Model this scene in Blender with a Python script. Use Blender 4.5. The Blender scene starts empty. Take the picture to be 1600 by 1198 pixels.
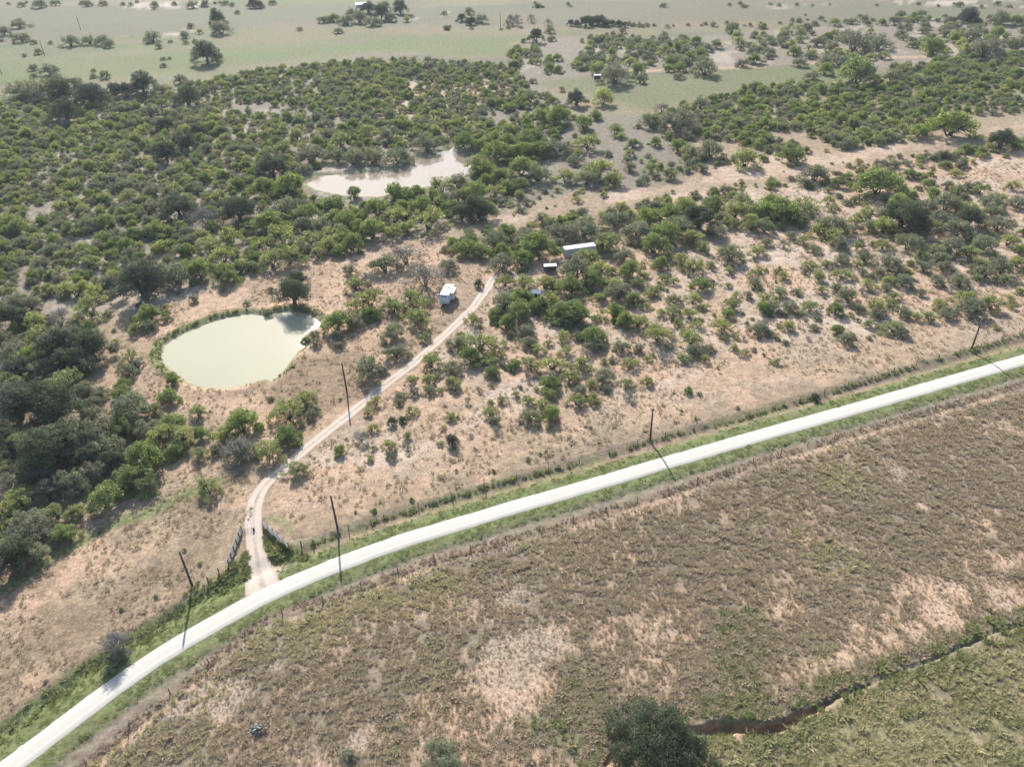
import bpy, bmesh, math, random
import numpy as np
from mathutils import Vector, Matrix
random.seed(7)
RNG = np.random.default_rng(11)
S = bpy.context.scene
C = S.collection
R = math.radians

# ------------------------------------------------------------------ camera
CAM_H, FOC, PITCH, ROLL = 100.0, 1220.0, 34.0, 2.0
IW, IH = 1600.0, 1198.0
_p, _r = R(PITCH), R(ROLL)
FW = np.array([0, math.cos(_p), -math.sin(_p)])
_rt = np.array([1.0, 0, 0]); _dn = -np.cross(_rt, FW)
CR = _rt * math.cos(_r) + _dn * math.sin(_r)      # image right
CD = -_rt * math.sin(_r) + _dn * math.cos(_r)     # image down
cd = bpy.data.cameras.new('camera'); cam = bpy.data.objects.new('camera', cd); C.objects.link(cam)
M = Matrix(((CR[0], -CD[0], -FW[0], 0), (CR[1], -CD[1], -FW[1], 0), (CR[2], -CD[2], -FW[2], CAM_H), (0, 0, 0, 1)))
cam.matrix_world = M
cd.sensor_fit = 'HORIZONTAL'; cd.sensor_width = 36.0; cd.lens = 36.0 * FOC / IW
cd.clip_start = 1.0; cd.clip_end = 30000.0
S.camera = cam

# ------------------------------------------------------------------ sky, sun, exposure
SUN_EL, SUN_AZ = 31.5, -12.0          # degrees; azimuth measured from +Y towards +X
w = bpy.data.worlds.new('World'); S.world = w; w.use_nodes = True
nt = w.node_tree
sky = nt.nodes.new('ShaderNodeTexSky'); sky.sky_type = 'NISHITA'; sky.sun_disc = False
sky.sun_elevation = R(SUN_EL); sky.sun_rotation = R(SUN_AZ); sky.dust_density = 0.9; sky.air_density = 1.0
nt.links.new(sky.outputs[0], nt.nodes['Background'].inputs[0])
nt.nodes['Background'].inputs[1].default_value = 0.12
sd = bpy.data.lights.new('sun', 'SUN'); sd.energy = 4.5; sd.angle = R(0.53); sd.color = (1.0, 0.975, 0.94)
so = bpy.data.objects.new('sun', sd); C.objects.link(so)
_tos = Vector((math.sin(R(SUN_AZ)) * math.cos(R(SUN_EL)), math.cos(R(SUN_AZ)) * math.cos(R(SUN_EL)), math.sin(R(SUN_EL))))
so.rotation_euler = _tos.to_track_quat('Z', 'Y').to_euler(); so.location = (0, 200, 300)
S.view_settings.view_transform = 'Standard'; S.view_settings.look = 'None'
S.view_settings.exposure = 1.06; S.view_settings.gamma = 1.0
cy = S.cycles
cy.max_bounces = 5; cy.diffuse_bounces = 3; cy.glossy_bounces = 2; cy.transmission_bounces = 3
cy.volume_bounces = 0; cy.transparent_max_bounces = 4; cy.use_denoising = True; cy.denoiser = 'OPENIMAGEDENOISE'; cy.denoising_input_passes = 'RGB_ALBEDO_NORMAL'
if hasattr(cy, 'use_light_tree'): cy.use_light_tree = False
HAZE_DENSITY = 0.00007

# ------------------------------------------------------------------ helpers
def G(px, py, z=0.0):
    """world point at height z seen in the photograph's direction (px, py)"""
    v = FW * FOC + CR * (px - IW / 2) + CD * (py - IH / 2)
    t = (z - CAM_H) / v[2]
    return np.array([v[0] * t, v[1] * t])
def PX(x, y, z=0.0):
    v0, v1, v2 = x, y, z - CAM_H
    d = v0 * FW[0] + v1 * FW[1] + v2 * FW[2]
    return IW / 2 + FOC * (v0 * CR[0] + v1 * CR[1] + v2 * CR[2]) / d, IH / 2 + FOC * (v0 * CD[0] + v1 * CD[1] + v2 * CD[2]) / d, d
def poly(pts, z=0.0): return np.array([G(a, b, z) for a, b in pts])

def _hash(ix, iy, seed):
    n = (ix.astype(np.int64) * 374761393 + iy.astype(np.int64) * 668265263 + seed * 982451653) & 0x7fffffff
    n = ((n ^ (n >> 13)) * 1274126177) & 0x7fffffff
    return ((n ^ (n >> 16)) & 0xffff) / 65535.0
def vnoise(x, y, seed=0):
    ix = np.floor(x); iy = np.floor(y); fx = x - ix; fy = y - iy
    fx = fx * fx * (3 - 2 * fx); fy = fy * fy * (3 - 2 * fy)
    a = _hash(ix, iy, seed); b = _hash(ix + 1, iy, seed); c = _hash(ix, iy + 1, seed); d = _hash(ix + 1, iy + 1, seed)
    return (a * (1 - fx) + b * fx) * (1 - fy) + (c * (1 - fx) + d * fx) * fy
def fbm(x, y, size, octs=4, seed=0):
    x = np.asarray(x, float) / size; y = np.asarray(y, float) / size
    s = 0; a = .5; t = 0
    for o in range(octs):
        s = s + a * vnoise(x + o * 17.3, y - o * 9.1, seed + o); t += a; a *= .55; x = x * 2.03; y = y * 2.03
    return s / t
def sst(a, b, v): t = np.clip((v - a) / (b - a), 0, 1); return t * t * (3 - 2 * t)
def inpoly(x, y, P):
    r = np.zeros(np.shape(x), bool); n = len(P); j = n - 1
    for i in range(n):
        xi, yi = P[i]; xj, yj = P[j]
        if yi != yj: r ^= ((yi > y) != (yj > y)) & (x < (xj - xi) * (y - yi) / (yj - yi) + xi)
        j = i
    return r
def dline(x, y, P, closed=False):
    """distance to polyline"""
    d = np.full(np.shape(x), 1e9); Q = list(P) + ([P[0]] if closed else [])
    for a, b in zip(Q[:-1], Q[1:]):
        ex, ey = b[0] - a[0], b[1] - a[1]; L = ex * ex + ey * ey + 1e-9
        t = np.clip(((x - a[0]) * ex + (y - a[1]) * ey) / L, 0, 1)
        d = np.minimum(d, np.hypot(x - a[0] - t * ex, y - a[1] - t * ey))
    return d
def sdist(x, y, P): d = dline(x, y, P, True); return np.where(inpoly(x, y, P), -d, d)   # <0 inside
def resample(P, step):
    P = np.array(P); s = np.concatenate([[0], np.cumsum(np.hypot(*np.diff(P, axis=0).T))])
    n = max(2, int(s[-1] / step) + 1); t = np.linspace(0, s[-1], n)
    return np.stack([np.interp(t, s, P[:, 0]), np.interp(t, s, P[:, 1])], 1)
def smooth(P, it=3):
    P = np.array(P, float)
    for _ in range(it): Q = P.copy(); Q[1:-1] = P[1:-1] * .5 + (P[:-2] + P[2:]) * .25; P = Q
    return P

def tag(o, label=None, cat=None, group=None, kind=None):
    if label: o['label'] = label
    if cat: o['category'] = cat
    if group: o['group'] = group
    if kind: o['kind'] = kind
    return o
def empty(name, loc, rz=0.0, sc=1.0):
    o = bpy.data.objects.new(name, None); C.objects.link(o); o.location = loc; o.rotation_euler = (0, 0, rz); o.scale = (sc,) * 3
    o.empty_display_size = .2
    return o
def link(name, me, parent=None, mat=None):
    o = bpy.data.objects.new(name, me); C.objects.link(o)
    if mat is not None: me.materials.append(mat)
    if parent: o.parent = parent
    return o
def mesh_np(name, V, F, mats=(), mi=None, smooth_shade=False):
    """V (n,3), F (m,k) arrays with constant k"""
    me = bpy.data.meshes.new(name); V = np.asarray(V, np.float32); F = np.asarray(F, np.int32)
    me.vertices.add(len(V)); me.vertices.foreach_set('co', V.ravel())
    k = F.shape[1]; me.loops.add(F.size); me.loops.foreach_set('vertex_index', F.ravel())
    me.polygons.add(len(F)); me.polygons.foreach_set('loop_start', np.arange(len(F), dtype=np.int32) * k)
    for m in mats: me.materials.append(m)
    if mi is not None: me.polygons.foreach_set('material_index', np.asarray(mi, np.int32))
    me.polygons.foreach_set('use_smooth', np.full(len(F), smooth_shade, bool))
    me.update(calc_edges=True); me.validate()
    return me
class MB:
    """collects boxes and tubes into one mesh"""
    def __init__(s): s.v = []; s.f = []
    def add(s, V, F): n = len(s.v); s.v += [tuple(p) for p in V]; s.f += [tuple(n + i for i in q) for q in F]; return s
    def box(s, x0, x1, y0, y1, z0, z1, mtx=None):
        V = [Vector(p) for p in ((x0, y0, z0), (x1, y0, z0), (x1, y1, z0), (x0, y1, z0), (x0, y0, z1), (x1, y0, z1), (x1, y1, z1), (x0, y1, z1))]
        if mtx: V = [mtx @ p for p in V]
        return s.add(V, [(0, 3, 2, 1), (4, 5, 6, 7), (0, 1, 5, 4), (1, 2, 6, 5), (2, 3, 7, 6), (3, 0, 4, 7)])
    def tube(s, P, rad, n=6, cap=True):
        P = [Vector(p) for p in P]; rad = rad if hasattr(rad, '__len__') else [rad] * len(P); V = []; F = []
        for i, p in enumerate(P):
            d = (P[min(i + 1, len(P) - 1)] - P[max(i - 1, 0)]).normalized()
            a = d.orthogonal().normalized(); b = d.cross(a)
            for k in range(n):
                t = 2 * math.pi * k / n; V.append(p + (a * math.cos(t) + b * math.sin(t)) * rad[i])
        for i in range(len(P) - 1):
            for k in range(n): F.append((i * n + k, i * n + (k + 1) % n, (i + 1) * n + (k + 1) % n, (i + 1) * n + k))
        if cap: F.append(tuple(range(n))[::-1]); F.append(tuple((len(P) - 1) * n + k for k in range(n)))
        return s.add(V, F)
    def mesh(s, name, mat=None, smooth_shade=False):
        me = bpy.data.meshes.new(name); me.from_pydata(s.v, [], s.f); me.update()
        if mat: me.materials.append(mat)
        if smooth_shade: me.polygons.foreach_set('use_smooth', np.ones(len(me.polygons), bool))
        return me
    def build(s, name, mat, parent=None, sm=False): return link(name, s.mesh(name, mat, sm), parent)

# ------------------------------------------------------------------ materials
def newmat(name):
    m = bpy.data.materials.new(name); m.use_nodes = True; t = m.node_tree
    return m, t, t.nodes['Principled BSDF'], t.links
def nd(t, typ, **kw):
    n = t.nodes.new(typ)
    for k, v in kw.items():
        if k in ('operation', 'blend_type', 'data_type', 'attribute_name', 'noise_dimensions', 'use_clamp', 'clamp', 'attribute_type', 'feature'): setattr(n, k, v)
        else: n.inputs[k].default_value = v
    return n
def wnoise(t, L, scale, detail=4.0, rough=.6):
    g = t.nodes.new('ShaderNodeNewGeometry'); n = nd(t, 'ShaderNodeTexNoise', Scale=scale, Detail=detail, Roughness=rough)
    L.new(g.outputs['Position'], n.inputs['Vector']); return n.outputs['Fac']
def maprange(t, L, src, a, b, c=0.0, d=1.0):
    m = t.nodes.new('ShaderNodeMapRange'); m.clamp = True
    for i, v in ((1, a), (2, b), (3, c), (4, d)): m.inputs[i].default_value = v
    L.new(src, m.inputs[0]); return m.outputs[0]
def mathn(t, L, op, a, b):
    m = t.nodes.new('ShaderNodeMath'); m.operation = op
    for i, v in ((0, a), (1, b)):
        if isinstance(v, (int, float)): m.inputs[i].default_value = v
        else: L.new(v, m.inputs[i])
    return m.outputs[0]
def mixc(t, L, fac, a, b, mode='MIX'):
    m = t.nodes.new('ShaderNodeMix'); m.data_type = 'RGBA'; m.blend_type = mode
    for i, v in ((0, fac), (6, a), (7, b)):
        if isinstance(v, (int, float)): m.inputs[i].default_value = v
        elif isinstance(v, tuple): m.inputs[i].default_value = v + (1,) if len(v) == 3 else v
        else: L.new(v, m.inputs[i])
    return m.outputs[2]
def plain(name, col, rough=.7, metal=0.0, var=.18, scale=3.0):
    m, t, b, L = newmat(name)
    n = wnoise(t, L, scale, 5)
    c = mixc(t, L, maprange(t, L, n, .3, .7), tuple(x * (1 - var) for x in col), tuple(min(1, x * (1 + var)) for x in col))
    L.new(c, b.inputs['Base Color']); b.inputs['Roughness'].default_value = rough; b.inputs['Metallic'].default_value = metal
    return m
def leafmat(name, cols, trans=.4, tmul=(1.25, 1.2, .55)):
    """cols: colours the individual plants range over; each leaf spray varies a little"""
    m, t, b, L = newmat(name); t.nodes.remove(b)
    oi = t.nodes.new('ShaderNodeObjectInfo')
    cr = t.nodes.new('ShaderNodeValToRGB'); e = cr.color_ramp.elements
    while len(e) < len(cols): e.new(.5)
    for i, cc in enumerate(cols): e[i].position = i / (len(cols) - 1); e[i].color = cc + (1,)
    L.new(oi.outputs['Random'], cr.inputs[0])
    at = nd(t, 'ShaderNodeAttribute', attribute_name='tint')
    v = t.nodes.new('ShaderNodeHueSaturation'); L.new(cr.outputs[0], v.inputs['Color'])
    L.new(maprange(t, L, at.outputs['Fac'], 0, 1, .72, 1.32), v.inputs['Value']); L.new(maprange(t, L, at.outputs['Fac'], 0, 1, .515, .485), v.inputs['Hue'])
    d = t.nodes.new('ShaderNodeBsdfDiffuse'); L.new(v.outputs[0], d.inputs[0])
    tr = t.nodes.new('ShaderNodeBsdfTranslucent'); L.new(mixc(t, L, 1.0, v.outputs[0], tmul, 'MULTIPLY'), tr.inputs[0])
    mx = t.nodes.new('ShaderNodeMixShader'); mx.inputs[0].default_value = trans
    L.new(d.outputs[0], mx.inputs[1]); L.new(tr.outputs[0], mx.inputs[2])
    L.new(mx.outputs[0], t.nodes['Material Output'].inputs[0])
    return m
MAT = {}
MAT['m'] = leafmat('mesquite_leaf', [(.265, .290, .150), (.320, .340, .165), (.250, .280, .165), (.350, .360, .185)], .55, (1.2, 1.2, .6))
MAT['g'] = leafmat('green_leaf', [(.190, .240, .110), (.240, .290, .125), (.210, .250, .130)], .55, (1.2, 1.2, .6))
MAT['o'] = leafmat('oak_leaf', [(.090, .110, .065), (.125, .145, .090), (.118, .132, .100)], .32, (1.1, 1.1, .75))
MAT['big'] = leafmat('dark_oak_leaf', [(.062, .078, .044), (.070, .086, .050)], .25, (1.1, 1.1, .75))
MAT['d'] = leafmat('brush_leaf', [(.225, .245, .165), (.262, .278, .188), (.232, .240, .182)], .48, (1.15, 1.1, .75))
MAT['y'] = leafmat('grey_leaf', [(.230, .220, .185), (.260, .245, .205)], .4, (1, 1, .9))
MAT['bark'] = plain('bark', (.085, .068, .055), .9)
MAT['twig'] = plain('grey_twig', (.25, .222, .185), .9)
MAT['tuft_dry'] = leafmat('dry_bunch_grass', [(.430, .350, .240), (.490, .400, .280), (.390, .340, .225), (.450, .350, .260)], .50, (1, .97, .85))
MAT['tuft_olive'] = leafmat('olive_grass', [(.450, .405, .225), (.510, .450, .260), (.390, .365, .195), (.540, .465, .300)], .50, (1, .97, .8))
MAT['tuft_green'] = leafmat('green_grass', [(.195, .235, .080), (.230, .260, .095), (.245, .260, .120)], .50, (1.05, 1.08, .6))
MAT['weed_dark'] = leafmat('green_weed', [(.215, .230, .100), (.255, .260, .120), (.190, .215, .092)], .48, (1.1, 1.12, .6))
MAT['weed_brown'] = leafmat('brown_weed', [(.300, .240, .170), (.345, .275, .195), (.280, .235, .175)], .48, (1, .95, .85))

# ------------------------------------------------------------------ layout lines (photograph pixels laid onto the ground)
RU = [(-90, 1250), (0, 1189), (75, 1134), (160, 1073), (220, 1026), (300, 978), (350, 947), (400, 921), (450, 899), (530, 869), (625, 832), (725, 806), (799, 783),
      (920, 747), (1025, 716), (1125, 688), (1199, 667), (1325, 632), (1436, 600), (1599, 554), (1760, 509)]
RL = [(-50, 1268), (42, 1198), (95, 1153), (150, 1110), (215, 1060), (282, 1020), (350, 982), (400, 954), (455, 925), (512, 899), (600, 867), (700, 834), (799, 804),
      (925, 769), (1040, 735), (1199, 687), (1350, 644), (1500, 600), (1599, 571), (1760, 523)]
RUw = smooth(resample(poly(RU), 1.5), 12); RLw = smooth(resample(poly(RL), 1.5), 12)
n_ = 380
RUr = np.stack([np.interp(np.linspace(0, 1, n_), np.linspace(0, 1, len(RUw)), RUw[:, k]) for k in (0, 1)], 1)
RLr = np.stack([np.interp(np.linspace(0, 1, n_), np.linspace(0, 1, len(RLw)), RLw[:, k]) for k in (0, 1)], 1)
RCw = (RUr + np.array([RLr[np.argmin(np.hypot(*(RLr - p).T))] for p in RUr])) / 2     # centre line
ROAD_HW = float(np.median([np.hypot(*(RLr - p).T).min() for p in RUr])) / 2 * 1.07
RCw = smooth(RCw, 10)
ROAD_P = RCw[::6]
DRIVE = smooth(resample(poly([(412, 922), (404, 890), (400, 860), (396, 830), (396, 800), (402, 775), (418, 752), (442, 734), (470, 707), (520, 666), (548, 644), (600, 601), (650, 564), (700, 519), (740, 480), (762, 450), (772, 432)]), 1.0), 4)
POND1 = poly([(253, 554), (257.5, 540), (271.6, 529.6), (298, 516.5), (331, 503), (363, 494.5), (394, 491), (415, 494.5), (433, 489), (450.5, 487), (473, 491), (485.6, 493), (501, 505), (499, 512), (486, 517), (474, 527),
              (482, 538), (466, 549), (450.5, 568), (445, 579), (424, 595.4), (415, 591), (401, 595.4), (380, 601.6), (359, 606), (331, 607), (310, 603), (291, 594.5), (271.6, 580.5), (257.5, 568)], -.3)
POND2 = poly([(470, 284), (497, 275), (530, 273), (560, 271), (590, 266), (625, 265), (645, 260), (647, 247), (665, 243), (700, 235), (709, 229), (718, 238), (740, 239), (742, 262), (735, 276), (690, 287), (640, 298), (590, 308), (540, 306), (495, 297)], -.3)
GULLY = smooth(resample(poly([(905, 1260), (935, 1200), (965, 1168), (1000, 1150), (1060, 1142), (1100, 1137), (1150, 1132), (1195, 1140), (1230, 1128), (1250, 1116), (1285, 1103), (1298, 1090), (1345, 1073), (1400, 1050), (1440, 1036), (1475, 1022), (1520, 1000), (1555, 984), (1610, 972), (1700, 930)]), 1.2), 2)
FENCE_U_L = poly([(-60, 1190), (0, 1150), (37, 1120), (75, 1092), (132, 1047), (212, 1000), (250, 977), (300, 930), (326, 909)])
FENCE_U_R = poly([(490, 849), (527, 832), (557, 822), (642, 796), (722, 771), (800, 748), (882, 729), (957, 707), (1016, 687), (1096, 667), (1145, 657), (1280, 617), (1400, 580), (1518, 546), (1600, 522), (1720, 490)])
FENCE_L = poly([(60, 1255), (130, 1198), (248, 1098), (361, 1007), (413, 968), (550, 922), (657, 880), (760, 852), (800, 841), (950, 797), (1039, 770), (1200, 716), (1350, 671), (1497, 629), (1600, 599), (1740, 560)])

def height(x, y):
    x = np.asarray(x, float); y = np.asarray(y, float)
    dr = dline(x, y, ROAD_P) - ROAD_HW
    h = (fbm(x, y, 45, 3, 5) - .5) * 1.0 * sst(4, 30, dr) * sst(2000, 600, y) + (fbm(x, y, 2.5, 2, 8) - .5) * .14 * sst(1, 4, dr)
    side = y - np.interp(x, RCw[np.argsort(RCw[:, 0]), 0], RCw[np.argsort(RCw[:, 0]), 1])
    h = h - .45 * np.exp(-((dr - 4.2) / 1.5) ** 2) * (side > 0) - .22 * np.exp(-((dr - 3.2) / 1.0) ** 2) * (side < 0)
    for P in (POND1, POND2):
        near = (np.abs(x - P[:, 0].mean()) < 90) & (np.abs(y - P[:, 1].mean()) < 90)
        if near.any():
            s = sdist(x[near], y[near], P) + (fbm(x[near], y[near], 1.6, 3, 3) - .5) * .9
            hh = h[near]; bank = -.3 + np.where(s > 0, .42 * s, .5 * s)
            bank = np.clip(bank, -1.5, .55)
            k = sst(6.0, 1.5, s); h[near] = hh * (1 - k) + bank * k
    dg = dline(x, y, GULLY); gy = np.interp(x, GULLY[:, 0], GULLY[:, 1])
    wob = (fbm(x, y, 3.0, 3, 21) - .5)
    sidey = (y - gy)
    gb = np.exp(-((x - G(1175, 1138)[0]) / 9.0) ** 4); wid = .40 + .78 * gb + wob * 1.3
    prof = np.where(sidey > 0, sst(wid * .62, wid * .34, dg), sst(wid * 1.25, wid * .25, dg))
    h = h - prof * np.clip(.55 + 1.0 * gb + wob * 1.0, .1, 3)
    return h
def hz(x, y): return float(height(np.array([x]), np.array([y]))[0])

# ------------------------------------------------------------------ soil maps
PAL = np.array([[.285, .212, .138],    # 0 straw
                [.455, .300, .198],    # 1 pink sand
                [.440, .360, .285],    # 2 pale sand
                [.140, .170, .058],    # 3 green
                [.210, .150, .096],    # 4 brown
                [.160, .152, .092],    # 5 olive pasture
                [.176, .154, .120],    # 6 grey weeds
                [.400, .255, .155],
                [.125, .124, .082],    # 8 grey-olive far pasture
                [.142, .140, .074],    # 9 far pasture
                [.118, .148, .055]])   # 10 far green   # 7 orange clay
# (palette, polygon or line in photo pixels, feather m, strength, noise size)
def soils(x, y):
    n = len(x); W = np.zeros((n, 11)); W[:, 0] = 1.0
    bare = np.full(n, .30)
    f1 = fbm(x, y, 14, 5, 31); f2 = fbm(x, y, 5, 4, 47); f3 = fbm(x, y, 60, 4, 53)
    def put(k, m):
        nonlocal W
        m = np.clip(m, 0, 1); W = W * (1 - m)[:, None]; W[:, k] += m
    def area(pts, feather=4.0, wob=6.0, noise=f1):
        P = poly(pts); c = P.mean(0); r = np.hypot(*(P - c).T).max() + 40
        out = np.zeros(n); k = np.hypot(x - c[0], y - c[1]) < r
        if k.any():
            s = sdist(x[k], y[k], P) + (noise[k] - .5) * wob * 2; out[k] = sst(feather, -feather, s)
        return out
    def line(pts, wdt, feather=1.0, wob=1.5, noise=f2):
        d = dline(x, y, poly(pts)) + (noise - .5) * wob * 2; return sst(wdt + feather, wdt - feather, d)
    # far pastures
    far = sst(330, 420, y); put(9, far * (.75 + .25 * sst(.42, .62, f3))); put(8, far * sst(.46, .60, fbm(x * .35, y, 45, 5, 77)) * .9)
    put(4, far * sst(.52, .62, fbm(x * .3, y, 38, 5, 79)) * .6); put(10, far * sst(.48, .62, fbm(x * .25, y, 42, 5, 80)) * .5); put(0, far * sst(.56, .66, fbm(x * .3, y, 60, 5, 81)) * .3); bare = bare * (1 - .7 * far)
    m = area([(-80, 30), (330, 15), (420, 20), (700, 35), (800, 50), (780, 90), (560, 80), (420, 97), (330, 105), (250, 112), (120, 95), (-80, 130)], 12, 8)
    put(9, m * .4); put(10, m * sst(.46, .6, fbm(x * .3, y, 16, 4, 91)) * .45); put(4, m * sst(.52, .64, fbm(x * .3, y, 22, 4, 92)) * .5)
    m = area([(-80, 12), (330, 6), (800, 12), (810, 44), (420, 40), (250, 58), (-80, 72)], 14, 10); put(4, m * .35); put(8, m * .65)
    m = area([(-80, 104), (250, 84), (420, 66), (560, 66), (700, 58), (800, 56), (800, 88), (560, 84), (420, 99), (330, 108), (250, 116), (-80, 140)], 10, 14); put(10, m * .6)
    m = area([(820, 0), (1700, 0), (1700, 26), (1200, 34), (820, 42)], 14, 10); put(8, m * .8); put(4, m * .2)
    # clearing right of centre, by the little feeder
    m = area([(810, 118), (900, 112), (960, 122), (1100, 108), (1270, 100), (1330, 112), (1300, 128), (1200, 130), (1080, 158), (1000, 172), (930, 150), (850, 135)], 6, 5)
    put(9, m * .75); put(10, m * .3); bare = bare * (1 - m) + .15 * m
    # brush country floor: grey-tan litter with pale sand
    for pts in ([(0, 166), (300, 138), (560, 102), (790, 106), (890, 170), (870, 290), (740, 345), (560, 388), (330, 442), (60, 485), (-100, 500), (-100, 172)],
                [(800, 130), (830, 60), (1060, 60), (1450, 30), (1700, 30), (1700, 110), (1380, 108), (1270, 98), (1000, 112)]):
        m = area(pts, 6, 6); put(6, m * .9); put(0, m * .25); put(2, m * sst(.52, .66, f1) * .45); bare = bare * (1 - m) + (.12 + .35 * sst(.5, .68, f1)) * m
    m = area([(420, 165), (480, 150), (560, 165), (520, 200), (440, 205)], 4, 6); put(6, m * .8)
    for pts in ([(300, 172), (350, 170), (345, 185), (305, 190)], [(600, 135), (690, 125), (700, 150), (640, 185), (590, 180)], [(700, 115), (800, 110), (790, 150), (720, 150)]):
        m = area(pts, 3, 5); put(1, m * .7); bare = np.maximum(bare, m * .8)
    m = area([(800, 180), (880, 180), (1000, 180), (1100, 240), (1060, 290), (900, 300), (780, 320), (760, 300), (860, 280), (880, 220)], 5, 6); put(6, m * .8); put(5, m * sst(.5, .6, f1) * .4)
    # right-hand sand strip and the bare ground beside it
    m = area([(1700, 160), (1600, 190), (1480, 212), (1300, 240), (1180, 250), (1060, 287), (960, 304), (840, 328), (720, 356), (640, 382), (700, 370), (800, 345), (960, 316), (1100, 288), (1260, 266), (1380, 240), (1500, 224), (1700, 185)], 3, 8)
    put(1, m * .5); put(2, m * .45 * sst(.4, .6, f2)); put(4, m * .5 * sst(.5, .62, f1)); bare = np.maximum(bare, m * .7)
    m = area([(1040, 300), (1250, 285), (1400, 250), (1700, 230), (1700, 480), (1600, 520), (1480, 545), (1300, 590), (1130, 640), (1010, 670), (880, 700), (740, 740), (560, 790), (440, 820), (420, 790), (470, 720), (560, 650), (640, 590),
              (700, 530), (760, 470), (790, 440), (860, 410), (960, 370)], 4, 4)
    put(1, m * .78); put(2, m * .65 * sst(.46, .6, f1)); put(0, m * .55 * sst(.50, .62, f2)); put(4, m * .35 * sst(.56, .66, fbm(x, y, 9, 4, 63))); bare = bare * (1 - m) + m * (.62 + .3 * (f1 - .5))
    m = area([(700, 700), (900, 640), (1100, 590), (1250, 560), (1500, 500), (1700, 440), (1700, 490), (1500, 548), (1280, 612), (1140, 650), (1010, 682), (880, 722), (720, 765), (560, 812), (430, 840), (440, 800)], 3, 4)
    put(0, m * .45); put(4, m * .5 * sst(.48, .62, f1)); put(1, m * sst(.5, .62, f2) * .6); put(5, m * .25 * sst(.5, .62, fbm(x, y, 11, 3, 99)))
    # around the near pond and along the drive
    m = area([(160, 620), (140, 590), (200, 530), (260, 480), (340, 450), (430, 430), (520, 400), (620, 382), (700, 372), (760, 400), (775, 440), (700, 500), (640, 560), (560, 640), (470, 710), (420, 740), (380, 660), (300, 640), (240, 640)], 3, 4)
    put(1, m * .70); put(7, m * .22 * sst(.5, .62, fbm(x, y, 10, 3, 17))); put(4, m * .55 * sst(.5, .62, f1)); bare = bare * (1 - m) + m * .6
    m = area([(470, 560), (560, 545), (580, 570), (560, 620), (500, 650), (470, 690), (440, 650), (420, 620), (440, 600)], 2, 3); put(4, m * .75); bare = bare * (1 - m * .7)
    m = area([(700, 445), (745, 440), (755, 462), (700, 510), (670, 520), (690, 480)], 1.5, 2); put(4, m * .6); put(0, m * .3)
    m = area([(0, 500), (110, 470), (230, 440), (330, 452), (240, 480), (120, 500), (0, 530)], 3, 4); put(2, m * .6); put(6, m * .3)
    m = area([(752, 428), (790, 412), (860, 405), (890, 398), (885, 412), (800, 430), (775, 446), (755, 445)], 1.5, 2); put(1, m * .8)
    # dark wood floor
    m = area([(-60, 490), (120, 480), (165, 560), (130, 600), (250, 640), (320, 680), (260, 740), (170, 780), (110, 830), (0, 890), (-60, 910)], 3, 3); put(4, m * .6); put(6, m * .3)
    # left pasture
    m = area([(-90, 930), (0, 890), (110, 830), (180, 775), (260, 735), (330, 700), (400, 735), (415, 760), (385, 830), (330, 890), (210, 990), (70, 1085), (-90, 1180)], 2, 3)
    put(0, m * .45); put(1, m * sst(.44, .6, f1) * .75); put(4, m * sst(.46, .60, fbm(x, y, 12, 4, 13)) * .65); bare = bare * (1 - m) + m * .48
    put(3, line([(20, 915), (80, 872), (140, 840), (187, 815), (237, 800), (295, 772), (340, 752)], 1.3, 1.0, 1.2) * .8)
    put(4, line([(0, 1060), (60, 1020), (120, 985), (190, 930), (250, 890)], 2.5, 2.0, 2.0) * .5)
    # lower field
    LF = [(100, 1240), (130, 1198), (248, 1104), (361, 1012), (413, 974), (550, 928), (657, 888), (760, 858), (950, 803), (1039, 776), (1200, 722), (1350, 677), (1497, 635), (1740, 565), (1760, 950), (1600, 975), (1475, 1025), (1290, 1100), (1200, 1140), (1000, 1150), (940, 1200), (900, 1300)]
    m = area(LF, 1, 1); put(0, m * .5); put(4, m * .5); put(6, m * .5); put(1, m * .4 * sst(.50, .64, fbm(x, y, 7, 4, 33))); bare = bare * (1 - m) + m * (.10 + .65 * sst(.50, .68, f1))
    def bp(pts, s=1.0, fe=2.0, wb=6.0):
        nonlocal bare
        k = area(pts, fe, wb, fbm(x, y, 9, 5, 61)) * (.35 + .65 * sst(.40, .56, fbm(x, y, 3.2, 4, 66))); put(1, k * .64 * s); put(2, k * sst(.5, .62, f2) * .25 * s); put(7, k * .22 * s); bare = np.maximum(bare, k * (.66 + .5 * (f2 - .5)) * s)
    bp([(650, 1120), (760, 1090), (830, 1060), (900, 1120), (930, 1150), (930, 1198), (800, 1260), (640, 1260)], .8)
    bp([(700, 1080), (860, 1040), (880, 990), (960, 960), (1060, 930), (1120, 945), (1125, 1000), (1090, 1030), (1100, 1060), (1070, 1105), (980, 1095), (900, 1100), (800, 1100)], .8)
    bp([(1150, 935), (1240, 925), (1230, 990), (1200, 1000), (1160, 975)]); bp([(1390, 910), (1500, 880), (1620, 850), (1620, 960), (1500, 990), (1380, 1030), (1250, 1085), (1200, 1070), (1250, 1010), (1380, 960)])
    bp([(1500, 800), (1555, 795), (1560, 830), (1530, 845)], .9, 1.2, 2); bp([(1200, 822), (1270, 825), (1340, 855), (1400, 870), (1330, 860), (1240, 845)], .8, 1.2, 2); bp([(460, 1180), (520, 1172), (530, 1230), (470, 1240)], 1, 1, 2)
    bp([(1105, 790), (1140, 795), (1145, 820), (1115, 815)], .8, 1, 2); bp([(1430, 787), (1442, 785), (1454, 790), (1448, 797), (1436, 797)], 1, .4, .3); bp([(345, 1026), (362, 1026), (362, 1034), (348, 1034)], .9, .5, .6)
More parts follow.
